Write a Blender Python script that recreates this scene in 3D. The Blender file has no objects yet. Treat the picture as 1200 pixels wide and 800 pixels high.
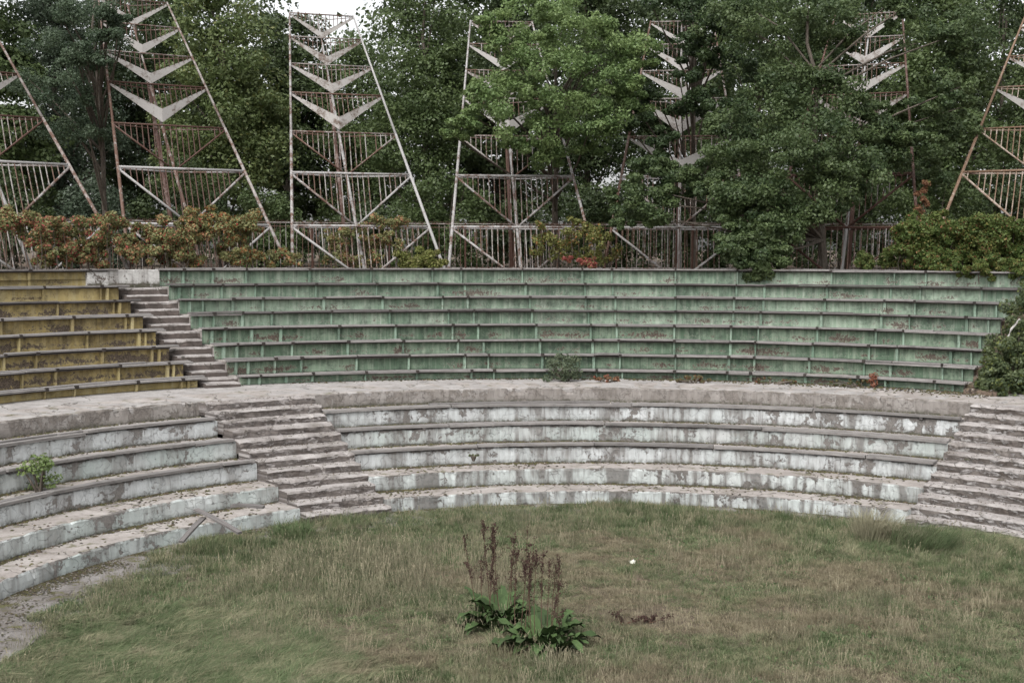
import bpy, math, random
import numpy as np
from math import sin, cos, pi, radians
from mathutils import Matrix, Vector

SC = bpy.context.scene
COL = SC.collection
# ------------------------------------------------------------------ camera
CAM = (-2.66, -19.49, 6.185)
cd = bpy.data.cameras.new("camera"); cam = bpy.data.objects.new("camera", cd); COL.objects.link(cam)
cd.sensor_width = 36; cd.lens = 43.5; cd.clip_start = .1; cd.clip_end = 2000
cam.matrix_world = Matrix.Translation(CAM) @ Matrix.Rotation(radians(90 - 4.30), 4, 'X') @ Matrix.Rotation(.003, 4, 'Z')
SC.camera = cam
# ------------------------------------------------------------------ light: overcast day
SUN_EL, SUN_AZ = 56, 205          # degrees; azimuth clockwise from +Y
w = bpy.data.worlds.new("World"); SC.world = w; w.use_nodes = True
nt = w.node_tree; bg = nt.nodes['Background']
sky = nt.nodes.new('ShaderNodeTexSky'); sky.sky_type = 'NISHITA'; sky.sun_disc = False
sky.sun_elevation = radians(SUN_EL); sky.sun_rotation = radians(SUN_AZ)
sky.air_density = 1.0; sky.dust_density = 4.0; sky.ozone_density = 1.0
hs = nt.nodes.new('ShaderNodeHueSaturation'); hs.inputs['Saturation'].default_value = .10; hs.inputs['Value'].default_value = 2.1
nt.links.new(sky.outputs[0], hs.inputs['Color']); nt.links.new(hs.outputs[0], bg.inputs[0])
bg.inputs[1].default_value = .15
sl = bpy.data.lights.new("sun", 'SUN'); sl.energy = .95; sl.angle = radians(45); sl.color = (1, .97, .93)
so = bpy.data.objects.new("sun", sl); COL.objects.link(so)
so.rotation_euler = (radians(90 - SUN_EL), 0, radians(180 - SUN_AZ))
SC.view_settings.view_transform = 'Standard'; SC.view_settings.look = 'None'
SC.view_settings.exposure = 0.0; SC.view_settings.gamma = 1
SC.view_settings.use_curve_mapping = False
SC.cycles.max_bounces = 6; SC.cycles.transparent_max_bounces = 6
SC.cycles.diffuse_bounces = 3; SC.cycles.glossy_bounces = 2; SC.cycles.transmission_bounces = 3

rng = np.random.default_rng(7); random.seed(7)

# ------------------------------------------------------------------ node helpers
class NT:
    def __init__(s, name, rough=.85):
        s.m = bpy.data.materials.new(name); s.m.use_nodes = True
        s.t = s.m.node_tree; s.b = s.t.nodes['Principled BSDF']
        s.b.inputs['Roughness'].default_value = rough
        s.b.inputs['Specular IOR Level'].default_value = .25
    def n(s, typ, ins=None, **pr):
        d = s.t.nodes.new(typ)
        for k, v in pr.items(): setattr(d, k, v)
        for k, v in (ins or {}).items():
            if isinstance(v, bpy.types.NodeSocket): s.t.links.new(v, d.inputs[k])
            else: d.inputs[k].default_value = v
        return d
    def uv(s): return s.n('ShaderNodeUVMap').outputs[0]
    def pos(s): return s.n('ShaderNodeNewGeometry').outputs['Position']
    def rnd(s): return s.n('ShaderNodeObjectInfo').outputs['Random']
    def mp(s, v, sc, loc=None):
        ins = {0: v, 'Scale': sc}
        o = s.n('ShaderNodeMapping', {'Vector': v, 'Scale': sc})
        if loc is not None: s.t.links.new(loc, o.inputs['Location'])
        return o.outputs[0]
    def noise(s, v, sc=5, det=5, ro=.6, dist=0):
        return s.n('ShaderNodeTexNoise', {'Vector': v, 'Scale': sc, 'Detail': det, 'Roughness': ro, 'Distortion': dist}).outputs[0]
    def ramp(s, f, a, b, va=0., vb=1.):
        return s.n('ShaderNodeMapRange', {'Value': f, 'From Min': a, 'From Max': b, 'To Min': va, 'To Max': vb}).outputs[0]
    def math(s, op, a, b=0., c=0., clamp=False):
        return s.n('ShaderNodeMath', {0: a, 1: b, 2: c}, operation=op, use_clamp=clamp).outputs[0]
    def mix(s, f, a, b, blend='MIX'):
        if isinstance(a, tuple) and len(a) == 3: a = a + (1,)
        if isinstance(b, tuple) and len(b) == 3: b = b + (1,)
        return s.n('ShaderNodeMix', {0: f, 6: a, 7: b}, data_type='RGBA', blend_type=blend).outputs[2]
    def sep(s, v):
        o = s.n('ShaderNodeSeparateXYZ', {0: v}).outputs; return o[0], o[1], o[2]
    def comb(s, x, y, z): return s.n('ShaderNodeCombineXYZ', {0: x, 1: y, 2: z}).outputs[0]
    def col(s, c): s.t.links.new(c, s.b.inputs['Base Color'])
    def bump(s, h, st=.4, d=.02):
        o = s.n('ShaderNodeBump', {'Height': h, 'Strength': st, 'Distance': d}); s.t.links.new(o.outputs[0], s.b.inputs['Normal'])

def hsv_jit(N, c, amt=.25):
    "brightness jitter per object"
    f = N.ramp(N.rnd(), 0, 1, 1 - amt, 1 + amt)
    return N.n('ShaderNodeVectorMath', {0: c, 1: N.comb(f, f, f)}, operation='MULTIPLY').outputs[0]

def offs(N):
    r = N.rnd(); return N.comb(N.math('MULTIPLY', r, 37.), N.math('MULTIPLY', r, 91.), N.math('MULTIPLY', r, 53.))

def m_paint(name, base, deep, pale, peelc, grime, peel=.62, dirt=.5):
    N = NT(name, .75); uv = N.uv(); u, v, _ = N.sep(uv); p = N.pos()
    tone = N.noise(p, 1.1, 3)
    c = N.mix(N.ramp(N.math('ADD', tone, N.ramp(N.rnd(), 0, 1, -.12, .12)), .38, .62), deep, base)
    st = N.noise(N.mp(N.comb(u, N.math('MULTIPLY', v, .10), 0), (9, 1, 1), offs(N)), 1.0, 6, .65)      # vertical runs
    c = N.mix(N.ramp(st, .48, .68, 0, .75), c, pale)
    st2 = N.noise(N.mp(N.comb(u, N.math('MULTIPLY', v, .12), 3), (7, 1, 1), offs(N)), 1.0, 6, .7)
    top = N.ramp(v, .2, 1.0, .25, 1.0)
    c = N.mix(N.math('MULTIPLY', N.ramp(st2, .5, .66, 0, dirt), top), c, grime)
    pn = N.noise(p, 13, 9, .78, .4); reg = N.noise(p, .9, 4, .6); reg2 = N.ramp(N.rnd(), 0, 1, -.035, .035)
    mil = N.noise(N.comb(u, N.math('MULTIPLY', v, .35), 9), 3.2, 8, .75, .3)      # mildew
    c = N.mix(N.ramp(mil, .46, .66, 0, .8), c, grime)
    low = N.ramp(N.math('ABSOLUTE', N.math('SUBTRACT', v, .32)), .0, .6, .12, -.12)
    pk = N.math('ADD', N.math('ADD', N.math('ADD', pn, low), reg2), N.ramp(reg, .34, .66, -.17, .14))
    msk = N.ramp(pk, peel, peel + .02)
    pc = N.mix(N.ramp(N.noise(p, 26, 5, .7), .4, .6), tuple(x * .55 for x in peelc), tuple(x * 1.9 for x in peelc))
    c = N.mix(N.ramp(pk, peel - .05, peel - .012, 0, .55), c, pale)
    c = N.mix(msk, c, pc)
    c = N.mix(N.ramp(v, .93, 1.0, 0, .45), c, grime)
    c = N.mix(N.ramp(v, .10, .0, 0, .6), c, grime)
    c = N.mix(N.ramp(N.noise(p, 60, 2), .5, .8, 0, .25), c, grime)
    N.col(hsv_jit(N, c, .12)); N.bump(N.math('SUBTRACT', N.math('MULTIPLY', pn, .3), msk), .5, .012)
    return N.m

def m_plaster(name, paint, paint2, bare, gap=0., cover=.5):
    "old painted render on the concrete risers; u in metres, v 0..1"
    N = NT(name, .9); uv = N.uv(); u, v, _ = N.sep(uv); p = N.pos()
    n1 = N.noise(p, 2.2, 9, .68, .4); n2 = N.noise(p, 9, 8, .7); fine = N.noise(p, 40, 5, .75); big = N.noise(p, .6, 2)
    bc = N.mix(N.ramp(n2, .3, .7), bare, tuple(x * .5 for x in bare)); bc = N.mix(N.ramp(fine, .45, .75, 0, .6), bc, tuple(x * 1.6 for x in bare))
    pc = N.mix(N.ramp(big, .42, .6), paint, paint2)
    pc = N.mix(N.ramp(n2, .45, .75, 0, .5), pc, tuple(x * .72 for x in paint2))
    dirt = N.mix(N.ramp(n2, .4, .62), tuple(x * .62 for x in bare), tuple(x * 1.05 for x in bare))
    # soft damp bands running down, and their irregular spacing
    vv = N.math('MULTIPLY', v, .25)
    st = N.noise(N.mp(N.comb(u, vv, 7), (1.7, 1, 1)), 1.0, 3, .6, .3); st2 = N.noise(N.mp(N.comb(u, vv, 11), (8, 1, 1)), 1.0, 6, .72, .3)
    band = N.math('ADD', N.ramp(st, .47, .64, 0, .8), N.math('MULTIPLY', N.ramp(st2, .45, .66, 0, .8), N.ramp(st, .38, .58, .3, 1)), clamp=True)
    if gap:
        w1 = N.math('ADD', N.math('MULTIPLY', u, .78), N.math('MULTIPLY', N.noise(N.comb(u, N.math('MULTIPLY', v, .08), 0), 1.1, 2), 2.2))
        tri = N.math('PINGPONG', w1, .5)
        g = N.math('MULTIPLY', N.ramp(tri, .17, .05), N.ramp(N.noise(N.comb(u, 5, 0), .9, 1), .3, .5, .35, 1.))
        band = N.math('ADD', band, N.math('MULTIPLY', g, gap * 4.4), clamp=True)
    band = N.math('ADD', band, N.math('MULTIPLY', N.math('SUBTRACT', n1, .5), .5), clamp=True)
    pc = N.mix(N.math('MULTIPLY', band, .84 if gap else .6), pc, dirt)
    # flakes fallen off, with sharp rims
    m = N.math('ADD', N.math('ADD', n1, N.math('MULTIPLY', N.math('SUBTRACT', n2, .5), .4)), N.ramp(big, .3, .7, -.07, .07))
    edge = N.math('MINIMUM', N.ramp(v, .0, .14, -.14, 0), N.ramp(v, 1.0, .88, -.10, 0))
    m = N.math('ADD', N.math('ADD', m, edge), N.math('MULTIPLY', band, -.06))
    k = N.ramp(m, cover - .025, cover + .012)
    c = N.mix(k, bc, pc)
    vo = N.n('ShaderNodeTexVoronoi', {'Vector': N.n('ShaderNodeVectorMath', {0: p, 1: N.n('ShaderNodeTexNoise', {'Vector': p, 'Scale': 3.0}).outputs[1]}, operation='ADD').outputs[0], 'Scale': 1.9}, feature='DISTANCE_TO_EDGE').outputs[0]
    cr = N.ramp(vo, .005, .014, 1, 0)
    c = N.mix(N.math('MULTIPLY', cr, N.ramp(n1, .4, .6, 0, .6)), c, (.06, .05, .045))
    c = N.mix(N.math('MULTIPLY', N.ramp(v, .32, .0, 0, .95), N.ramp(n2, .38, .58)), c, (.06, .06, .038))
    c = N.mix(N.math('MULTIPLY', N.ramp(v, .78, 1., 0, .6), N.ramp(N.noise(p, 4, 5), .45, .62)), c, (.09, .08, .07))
    c = N.mix(N.ramp(fine, .52, .8, 0, .4), c, tuple(x * .7 for x in bare))
    N.col(c); N.bump(N.math('ADD', N.math('MULTIPLY', k, .6), N.math('ADD', N.math('MULTIPLY', fine, .4), N.math('MULTIPLY', cr, -.8))), .8, .015)
    return N.m

def m_concrete(name, base, dark, moss=.0, rough=.95, litter=0.):
    N = NT(name, rough); p = N.pos()
    n1 = N.noise(p, 1.3, 8, .65); n2 = N.noise(p, 8, 7, .75); f = N.noise(p, 50, 4, .7)
    c = N.mix(N.ramp(n1, .38, .65), base, dark)
    c = N.mix(N.ramp(n2, .5, .72, 0, .75), c, tuple(x * .7 for x in dark))
    c = N.mix(N.ramp(f, .55, .8, 0, .5), c, tuple(min(1, x * 1.35) for x in base))
    vo = N.n('ShaderNodeTexVoronoi', {'Vector': N.n('ShaderNodeVectorMath', {0: p, 1: N.n('ShaderNodeTexNoise', {'Vector': p, 'Scale': 1.6, 'Detail': 5.}).outputs[1]}, operation='ADD').outputs[0], 'Scale': .62}, feature='DISTANCE_TO_EDGE').outputs[0]
    c = N.mix(N.math('MULTIPLY', N.ramp(vo, .006, .013, 1, 0), .75), c, (.05, .043, .035))
    if moss: c = N.mix(N.math('MULTIPLY', N.ramp(N.noise(p, 2.6, 7, .7), .56, .64), moss), c, (.085, .085, .03))
    N.col(c); N.bump(N.math('ADD', n2, N.math('MULTIPLY', f, .5)), .7, .02)
    return N.m

def m_layered(name, light, mid, dark):
    "weathered step faces: horizontal crumbling layers with pale remains of whitewash"
    N = NT(name, .95); uv = N.uv(); u, v, _ = N.sep(uv); p = N.pos(); x, y, z = N.sep(p)
    a = N.noise(N.comb(u, N.math('MULTIPLY', z, 4.), 0), 2.2, 8, .72, .5); b = N.noise(N.comb(u, N.math('MULTIPLY', z, 3.), 4), 3.2, 7, .75, .3); f = N.noise(p, 38, 5, .75)
    c = N.mix(N.ramp(a, .40, .60), dark, mid)
    k = N.math('ADD', b, N.math('MULTIPLY', N.math('SUBTRACT', f, .5), .25))
    c = N.mix(N.ramp(k, .53, .60), c, light)
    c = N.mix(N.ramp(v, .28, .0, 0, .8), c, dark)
    c = N.mix(N.ramp(f, .5, .75, 0, .5), c, tuple(q * .8 for q in dark))
    N.col(c); N.bump(N.math('ADD', N.math('ADD', a, N.math('MULTIPLY', f, .3)), N.ramp(k, .50, .56)), .9, .02); return N.m

def m_wood(name, base, dark):
    N = NT(name, .85); uv = N.uv(); p = N.pos()
    u, v, _ = N.sep(uv)
    g = N.noise(N.mp(N.comb(u, v, 0), (1.2, 30, 1), offs(N)), 1.6, 7, .7)
    c = N.mix(N.ramp(g, .35, .68), dark, base)
    c = N.mix(N.ramp(N.noise(p, 3.5, 6, .7), .52, .7, 0, .55), c, tuple(x * .6 for x in dark))
    N.col(hsv_jit(N, c, .22)); N.bump(g, .6, .01)
    return N.m

def m_metal(name, paint, rust, amt):
    N = NT(name, .6); p = N.pos()
    n = N.noise(p, 2.3, 8, .72, .5); n = N.math('ADD', N.math('MULTIPLY', n, .7), N.math('MULTIPLY', N.noise(p, 14, 5, .7), .3))
    n = N.math('ADD', n, N.ramp(N.rnd(), 0, 1, -.07, .07))
    t = .68 - .36 * amt
    rc = N.mix(N.noise(p, 12, 4), rust, tuple(x * .45 for x in rust))
    c = N.mix(N.ramp(n, t - .05, t + .06), paint, rc)
    c = N.mix(N.ramp(N.noise(p, 30, 3), .5, .8, 0, .3), c, (.12, .11, .10))
    N.col(c)
    return N.m

def m_leaf(name, trans=.35, sheen=.35, tint=None):
    N = NT(name, .5); N.b.inputs['Specular IOR Level'].default_value = sheen
    a = N.n('ShaderNodeAttribute', attribute_name='Col').outputs[0]
    N.col(a)
    tr = N.n('ShaderNodeBsdfTranslucent', {0: a}); mx = N.n('ShaderNodeMixShader', {0: trans})
    out = N.t.nodes['Material Output']
    N.t.links.new(N.b.outputs[0], mx.inputs[1]); N.t.links.new(tr.outputs[0], mx.inputs[2]); N.t.links.new(mx.outputs[0], out.inputs[0])
    return N.m

def m_bark(name, a, b):
    N = NT(name, .95); p = N.pos()
    n = N.noise(N.mp(p, (9, 9, 2)), 1.5, 6, .7); N.col(N.mix(N.ramp(n, .35, .65), a, b)); N.bump(n, .8, .03); return N.m

M = {}
M['green'] = m_paint('green_paint', (.255, .33, .25), (.14, .205, .145), (.40, .45, .37), (.095, .08, .066), (.055, .072, .055), .665, .85)
M['green_low'] = m_paint('green_paint_lower', (.185, .25, .178), (.10, .155, .103), (.31, .36, .28), (.08, .062, .05), (.04, .056, .042), .64, .8)
M['yellow'] = m_paint('yellow_paint', (.40, .32, .145), (.31, .245, .105), (.42, .37, .22), (.10, .075, .045), (.13, .10, .05), .70, .6)
M['yellow_dirty'] = m_paint('stained_yellow_paint', (.36, .28, .115), (.25, .19, .08), (.37, .31, .17), (.075, .058, .044), (.075, .058, .034), .58, 1.)
M['rib_green'] = m_paint('green_rib_paint', (.24, .33, .255), (.15, .225, .165), (.34, .41, .34), (.09, .072, .058), (.05, .07, .052), .72, .5)
M['rib_yellow'] = m_paint('yellow_rib_paint', (.42, .35, .17), (.33, .26, .12), (.46, .40, .24), (.10, .075, .045), (.13, .10, .05), .72, .5)
M['white_wall'] = m_plaster('white_wall_paint', (.50, .49, .47), (.46, .45, .43), (.14, .12, .105), 0, .38)
M['p_white'] = m_plaster('white_riser_paint', (.53, .545, .545), (.46, .48, .475), (.185, .17, .158), .07, .395)
M['p_block'] = m_plaster('white_riser_paint_in_blocks', (.50, .52, .51), (.45, .48, .465), (.15, .137, .126), .21, .39)
M['p_mint'] = m_plaster('mint_riser_paint', (.43, .47, .45), (.48, .49, .48), (.185, .17, .158), .06, .395)
M['p_white_full'] = m_plaster('white_riser_paint_worn', (.51, .525, .525), (.46, .48, .475), (.20, .185, .172), 0, .385)
M['p_mint_full'] = m_plaster('mint_riser_paint_worn', (.42, .465, .445), (.47, .49, .48), (.20, .185, .172), 0, .375)
M['p_bare'] = m_plaster('bare_riser_render', (.30, .28, .262), (.25, .228, .21), (.20, .178, .16), .07, .45)
M['p_step'] = m_layered('worn_step_render', (.33, .305, .293), (.19, .168, .155), (.075, .062, .055))
M['p_step_white'] = m_layered('worn_white_step_render', (.33, .315, .305), (.175, .155, .142), (.07, .058, .05))
M['tread'] = m_concrete('tread_concrete', (.33, .303, .282), (.215, .19, .172), .7)
M['path'] = m_concrete('path_concrete', (.20, .187, .178), (.095, .082, .07), 1.)
M['walk'] = m_concrete('walkway_concrete', (.33, .312, .298), (.23, .214, .202), .15)
M['step'] = m_concrete('step_concrete', (.35, .326, .312), (.19, .17, .158), .1)
M['step_dark'] = m_concrete('dark_riser_concrete', (.12, .098, .088), (.06, .05, .044), .0)
M['litter'] = m_concrete('littered_concrete', (.16, .12, .09), (.09, .065, .05), .5)
M['wood'] = m_wood('weathered_wood', (.27, .255, .245), (.12, .11, .103))
M['under'] = m_wood('shade_strip_and_bracket', (.05, .043, .038), (.025, .02, .018))  # near black: painted shade strip under the seat planks, also the joint brackets
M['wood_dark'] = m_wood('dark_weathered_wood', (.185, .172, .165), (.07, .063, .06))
M['metal0'] = m_metal('white_painted_steel', (.31, .30, .292), (.14, .078, .055), .38)
M['metal1'] = m_metal('rusting_white_steel', (.27, .25, .235), (.14, .078, .055), .60)
M['metal2'] = m_metal('rusty_steel', (.22, .17, .15), (.10, .05, .036), .85)
M['metal3'] = m_metal('orange_rusted_steel', (.34, .285, .24), (.23, .145, .095), .66)
M['plate'] = m_metal('off_white_plate', (.41, .39, .37), (.19, .14, .11), .34)
M['leaf'] = m_leaf('foliage', .35)
M['creeper'] = m_leaf('creeper_leaves', .3, .2)
M['blade'] = None
M['bark'] = m_bark('bark', (.055, .045, .035), (.13, .11, .09))
M['bark_pale'] = m_bark('pale_bark', (.14, .12, .10), (.28, .25, .22))
M['stalk'] = m_bark('dry_stalk', (.07, .04, .03), (.13, .08, .055))

# ------------------------------------------------------------------ object helpers
def tag(o, label=None, cat=None, group=None, kind=None):
    if label: o['label'] = label
    if cat: o['category'] = cat
    if group: o['group'] = group
    if kind: o['kind'] = kind
    return o
def empty(name, loc, rz=0, label=None, cat=None, group=None):
    o = bpy.data.objects.new(name, None); COL.objects.link(o); o.location = loc; o.rotation_euler = (0, 0, rz)
    o.empty_display_size = .3
    return tag(o, label, cat, group)
def origin(p):
    v = np.zeros(3)
    while p is not None: v += np.array(p.location); p = p.parent
    return v
def link(name, me, parent=None, loc=None):
    o = bpy.data.objects.new(name, me); COL.objects.link(o)
    if parent is not None: o.parent = parent
    if loc is not None: o.location = loc
    return o
def mesh(name, V, F, mats=(), mi=None, uv=None, col=None, smooth=False):
    """V (n,3); F list of tuples or (m,k) int array"""
    V = np.asarray(V, np.float32); me = bpy.data.meshes.new(name)
    if isinstance(F, np.ndarray):
        m, k = F.shape
        me.vertices.add(len(V)); me.vertices.foreach_set('co', V.ravel())
        me.loops.add(m * k); me.loops.foreach_set('vertex_index', F.astype(np.int32).ravel())
        me.polygons.add(m); me.polygons.foreach_set('loop_start', np.arange(m, dtype=np.int32) * k)
        try: me.polygons.foreach_set('loop_total', np.full(m, k, np.int32))
        except Exception: pass
        me.update(calc_edges=True)
    else:
        me.from_pydata([tuple(map(float, v)) for v in V], [], F)
    for x in mats: me.materials.append(x)
    if mi is not None: me.polygons.foreach_set('material_index', np.asarray(mi, np.int32))
    if uv is not None:
        l = me.uv_layers.new(name='UVMap'); l.data.foreach_set('uv', np.asarray(uv, np.float32).ravel())
    if col is not None:      # per vertex rgb
        a = me.color_attributes.new('Col', 'FLOAT_COLOR', 'POINT')
        a.data.foreach_set('color', np.c_[col, np.ones(len(col))].astype(np.float32).ravel())
    if smooth: me.polygons.foreach_set('use_smooth', np.ones(len(me.polygons), bool))
    me.update()
    return me
def mk(name, V, F, mats, parent=None, world=True, **kw):
    V = np.asarray(V, float)
    if world and parent is not None: V = V - origin(parent)
    return link(name, mesh(name, V, F, mats if isinstance(mats, (list, tuple)) else (mats,), **kw), parent)

# ------------------------------------------------------------------ plan of the bowl: polar about the origin, angle from +Y
def s_low(a):
    a = np.clip(a, -1.5, .95); return 10 * (-.0518 * a + .0929 * a**2 + .0018 * a**3 - .0213 * a**4)
def s_up(a):
    a = np.clip(a, -.98, .70); return 10 * (-.0733 * a + .2203 * a**2 - .1172 * a**3 - .2553 * a**4)
SH = {0: s_low, 1: s_up, 2: lambda a: 0 * a}
def P(a, r, g, z=0.):
    a = np.asarray(a, float); r = r + SH[g](a)
    return np.stack([r * np.sin(a), r * np.cos(a), z + 0 * a], -1)
def srand(n, k, amp):
    "smooth random sequence"
    k = max(1, int(k)); x = rng.normal(size=n + 4 * k)
    if k > 1: x = np.convolve(x, np.ones(k) / k, 'same') * math.sqrt(k)
    return x[2 * k:2 * k + n] * amp
def sweep(name, prof, a0, a1, g, mats, parent, step=.12, chip=0., rm=None):
    """prof: (r, z, jr, jz, material of the next segment, v0, v1 of the next segment)"""
    rm = rm or prof[0][0]; prof = [tuple(p) for p in prof] + [(prof[-1][0], prof[0][1], 0, 0, prof[0][4], 0, 0)]
    n = max(2, int(abs(a1 - a0) * rm / step) + 1); A = np.linspace(a0, a1, n); K = len(prof)
    V = np.zeros((n, K, 3)); ch = np.zeros(n)
    if chip:
        q = srand(n, 2, 1.) ; ch = np.minimum(1.2, np.maximum(0, q - 1.35) * 2.2) * chip
    for j, p in enumerate(prof):
        r, z, jr, jz = p[:4]
        rr = r + (srand(n, 1, jr * .6) + srand(n, 12, jr * .5) if jr else 0) + (ch if (len(p) > 7 and p[7]) else 0)
        zz = z + (srand(n, 2, jz * .6) + srand(n, 8, jz * .6) if jz else 0) - (ch * .6 if (len(p) > 7 and p[7]) else 0)
        V[:, j] = P(A, rr, g); V[:, j, 2] = zz
    F = []; mi = []; uv = []; U = A * (rm + 1)
    for i in range(n - 1):
        for j in range(K - 1):
            # front faces look to the centre
            F.append((i * K + j, i * K + j + 1, (i + 1) * K + j + 1, (i + 1) * K + j))
            mi.append(prof[j][4]); v0, v1 = prof[j][5], prof[j][6]
            uv += [(U[i], v0), (U[i], v1), (U[i + 1], v1), (U[i + 1], v0)]
    for i in (0, n - 1):
        f = tuple(i * K + j for j in range(K)); f = f if i else f[::-1]
        F.append(f); mi.append(prof[0][4]); uv += [(U[i], .5)] * K
    F = [tuple(reversed(f)) for f in F]
    # uv must be reversed per face too
    ruv = []; c = 0
    for f in F: ruv += uv[c:c + len(f)][::-1]; c += len(f)
    return mk(name, V.reshape(-1, 3), F, mats, parent, mi=mi, uv=ruv)
def bar_box(name, a0, a1, r0, r1, z0, z1, g, m, parent, step=.5, jr=.0, tilt=(0, 0)):
    "curved board: closed box following the row"
    rm = (r0 + r1) / 2; n = max(2, int(abs(a1 - a0) * rm / step) + 2); A = np.linspace(a0, a1, n)
    j1 = srand(n, 1, jr) ; j2 = srand(n, 1, jr); dz = np.linspace(tilt[0], tilt[1], n)
    V = []
    for i, a in enumerate(A):
        for r, z in ((r0 + j1[i], z0), (r0 + j1[i], z1), (r1 + j2[i], z1), (r1 + j2[i], z0)):
            V.append(P(a, r, g, z + dz[i]))
    F = []; uv = []
    for i in range(n - 1):
        for j in range(4):
            k = (j + 1) % 4; F.append((i * 4 + j, (i + 1) * 4 + j, (i + 1) * 4 + k, i * 4 + k))
            v = (0, .05, .25, .3, .5)
            u0, u1 = A[i] * rm, A[i + 1] * rm
            uv += [(u0, v[j]), (u1, v[j]), (u1, v[j + 1]), (u0, v[j + 1])]
    F.append((0, 1, 2, 3)); uv += [(0, 0), (0, .05), (.02, .05), (.02, 0)]
    e = (n - 1) * 4; F.append((e + 3, e + 2, e + 1, e)); uv += [(0, 0), (0, .05), (.02, .05), (.02, 0)]
    return mk(name, V, F, m, parent, uv=uv)
def tube_vf(p, q, r0, r1=None, n=8, cap=True):
    p = np.array(p, float); q = np.array(q, float); r1 = r0 if r1 is None else r1
    d = q - p; L = np.linalg.norm(d); d /= L
    up = np.array([0, 0, 1.]) if abs(d[2]) < .9 else np.array([1., 0, 0]); x = np.cross(d, up); x /= np.linalg.norm(x); y = np.cross(d, x)
    V = []
    for c, r in ((p, r0), (q, r1)):
        for i in range(n): t = 2 * pi * i / n; V.append(c + r * (cos(t) * x + sin(t) * y))
    F = [(i, n + i, n + (i + 1) % n, (i + 1) % n) for i in range(n)]
    if cap: F += [tuple(range(n)), tuple(range(2 * n - 1, n - 1, -1))]
    return V, F
def merge(parts):
    V = []; F = []
    for v, f in parts:
        o = len(V); V += list(v); F += [tuple(i + o for i in t) for t in f]
    return V, F
def path_tube(pts, rad, n=6):
    pts = [np.array(p, float) for p in pts]; V = []; F = []
    for i, p in enumerate(pts):
        d = pts[min(i + 1, len(pts) - 1)] - pts[max(i - 1, 0)]; d /= np.linalg.norm(d) + 1e-9
        up = np.array([0, 0, 1.]) if abs(d[2]) < .9 else np.array([1., 0, 0]); x = np.cross(d, up); x /= np.linalg.norm(x); y = np.cross(d, x)
        for k in range(n): t = 2 * pi * k / n; V.append(p + rad[i] * (cos(t) * x + sin(t) * y))
    for i in range(len(pts) - 1):
        for k in range(n): F.append((i * n + k, i * n + (k + 1) % n, (i + 1) * n + (k + 1) % n, (i + 1) * n + k))
    F.append(tuple(range(n))[::-1]); F.append(tuple((len(pts) - 1) * n + k for k in range(n)))
    return V, F

# ------------------------------------------------------------------ levels
RG = [10.0, 10.9, 11.8, 12.7, 13.6, 14.5]                 # fronts of the lower steps and of the walkway
ZG = [.355, .735, 1.14, 1.55, 1.96, 2.34]                 # their tops
WALK = 2.34
TR = [16.84 + .9625 * k for k in range(8)]                # upper rows, lowest first
TZ = [2.625, 3.00, 3.375, 3.79, 4.20, 4.60, 5.01, 5.49]   # tops of their seats
LA0, LA1 = -.752, -.557                                   # lower aisle
UA0, UA1 = -.665, -.6015                                  # upper aisle
LB = .668; UB = .606                                      # right aisles begin
BANK = 5.18

# ------------------------------------------------------------------ setting
def disc(name, r0, r1, z, m, a0=0, a1=2 * pi, n=96, rings=1, f0=None):
    A = np.linspace(a0, a1, n + 1); V = []; F = []
    R = [r0 * (r1 / r0)**(k / rings) for k in range(rings + 1)]
    for a in A:
        for k, r in enumerate(R):
            V.append((r * sin(a), r * cos(a), z))
    K = rings + 1
    for i in range(n):
        for k in range(rings): F.append((i * K + k, (i + 1) * K + k, (i + 1) * K + k + 1, i * K + k + 1))
    F = [f[::-1] for f in F]
    o = mk(name, V, F, m); return o
# ground: soil of the arena and terrain to the horizon
def m_soil():
    N = NT('soil', 1); p = N.pos(); n = N.noise(p, .5, 6, .65); f = N.noise(p, 14, 6, .7)
    c = N.mix(N.ramp(n, .4, .6), (.115, .09, .062), (.14, .098, .075)); c = N.mix(N.ramp(f, .4, .7), c, (.055, .05, .035))
    N.col(c); N.bump(f, .8, .03); return N.m
M['soil'] = m_soil()
g = mk('ground', [(-900, -900, 0), (900, -900, 0), (900, 900, 0), (-900, 900, 0)], [(0, 1, 2, 3)], M['soil']); tag(g, kind='structure')
# the bank the stand is cut into, rising behind the last row
o = disc('bank', 24.2 + .9, 900, BANK, M['soil'], -1.9, 1.9, 90, 3); tag(o, kind='structure')

# cracked paving strip between grass and lowest step
o = sweep('paved_strip', [(8.2, -.03, .12, .0, 0, 0, 1), (8.4, .02, .10, .008, 0, 0, 1), (9.2, .05, .0, .012, 0, 0, 1), (9.7, .05, .0, .012, 0, 0, 1), (10.1, .05, 0, .0, 0, 0, 1)],
          -1.75, 1.05, 0, (M['path'],), None, .1); tag(o, kind='structure')
# main walkway
o = sweep('walkway', [(14.53, ZG[4] + .1, 0, 0, 0, 0, 1), (14.53, WALK - .03, .012, .008, 0, 0, 1), (14.62, WALK, .0, .004, 0, 0, 1), (15.2, WALK, 0, .006, 0, 0, 1), (16, WALK, 0, .008, 0, 0, 1), (18.4, WALK, 0, 0, 0, 0, 1)],
          -1.35, 1.0, 0, (M['walk'],), None, .15); tag(o, kind='structure')

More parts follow.
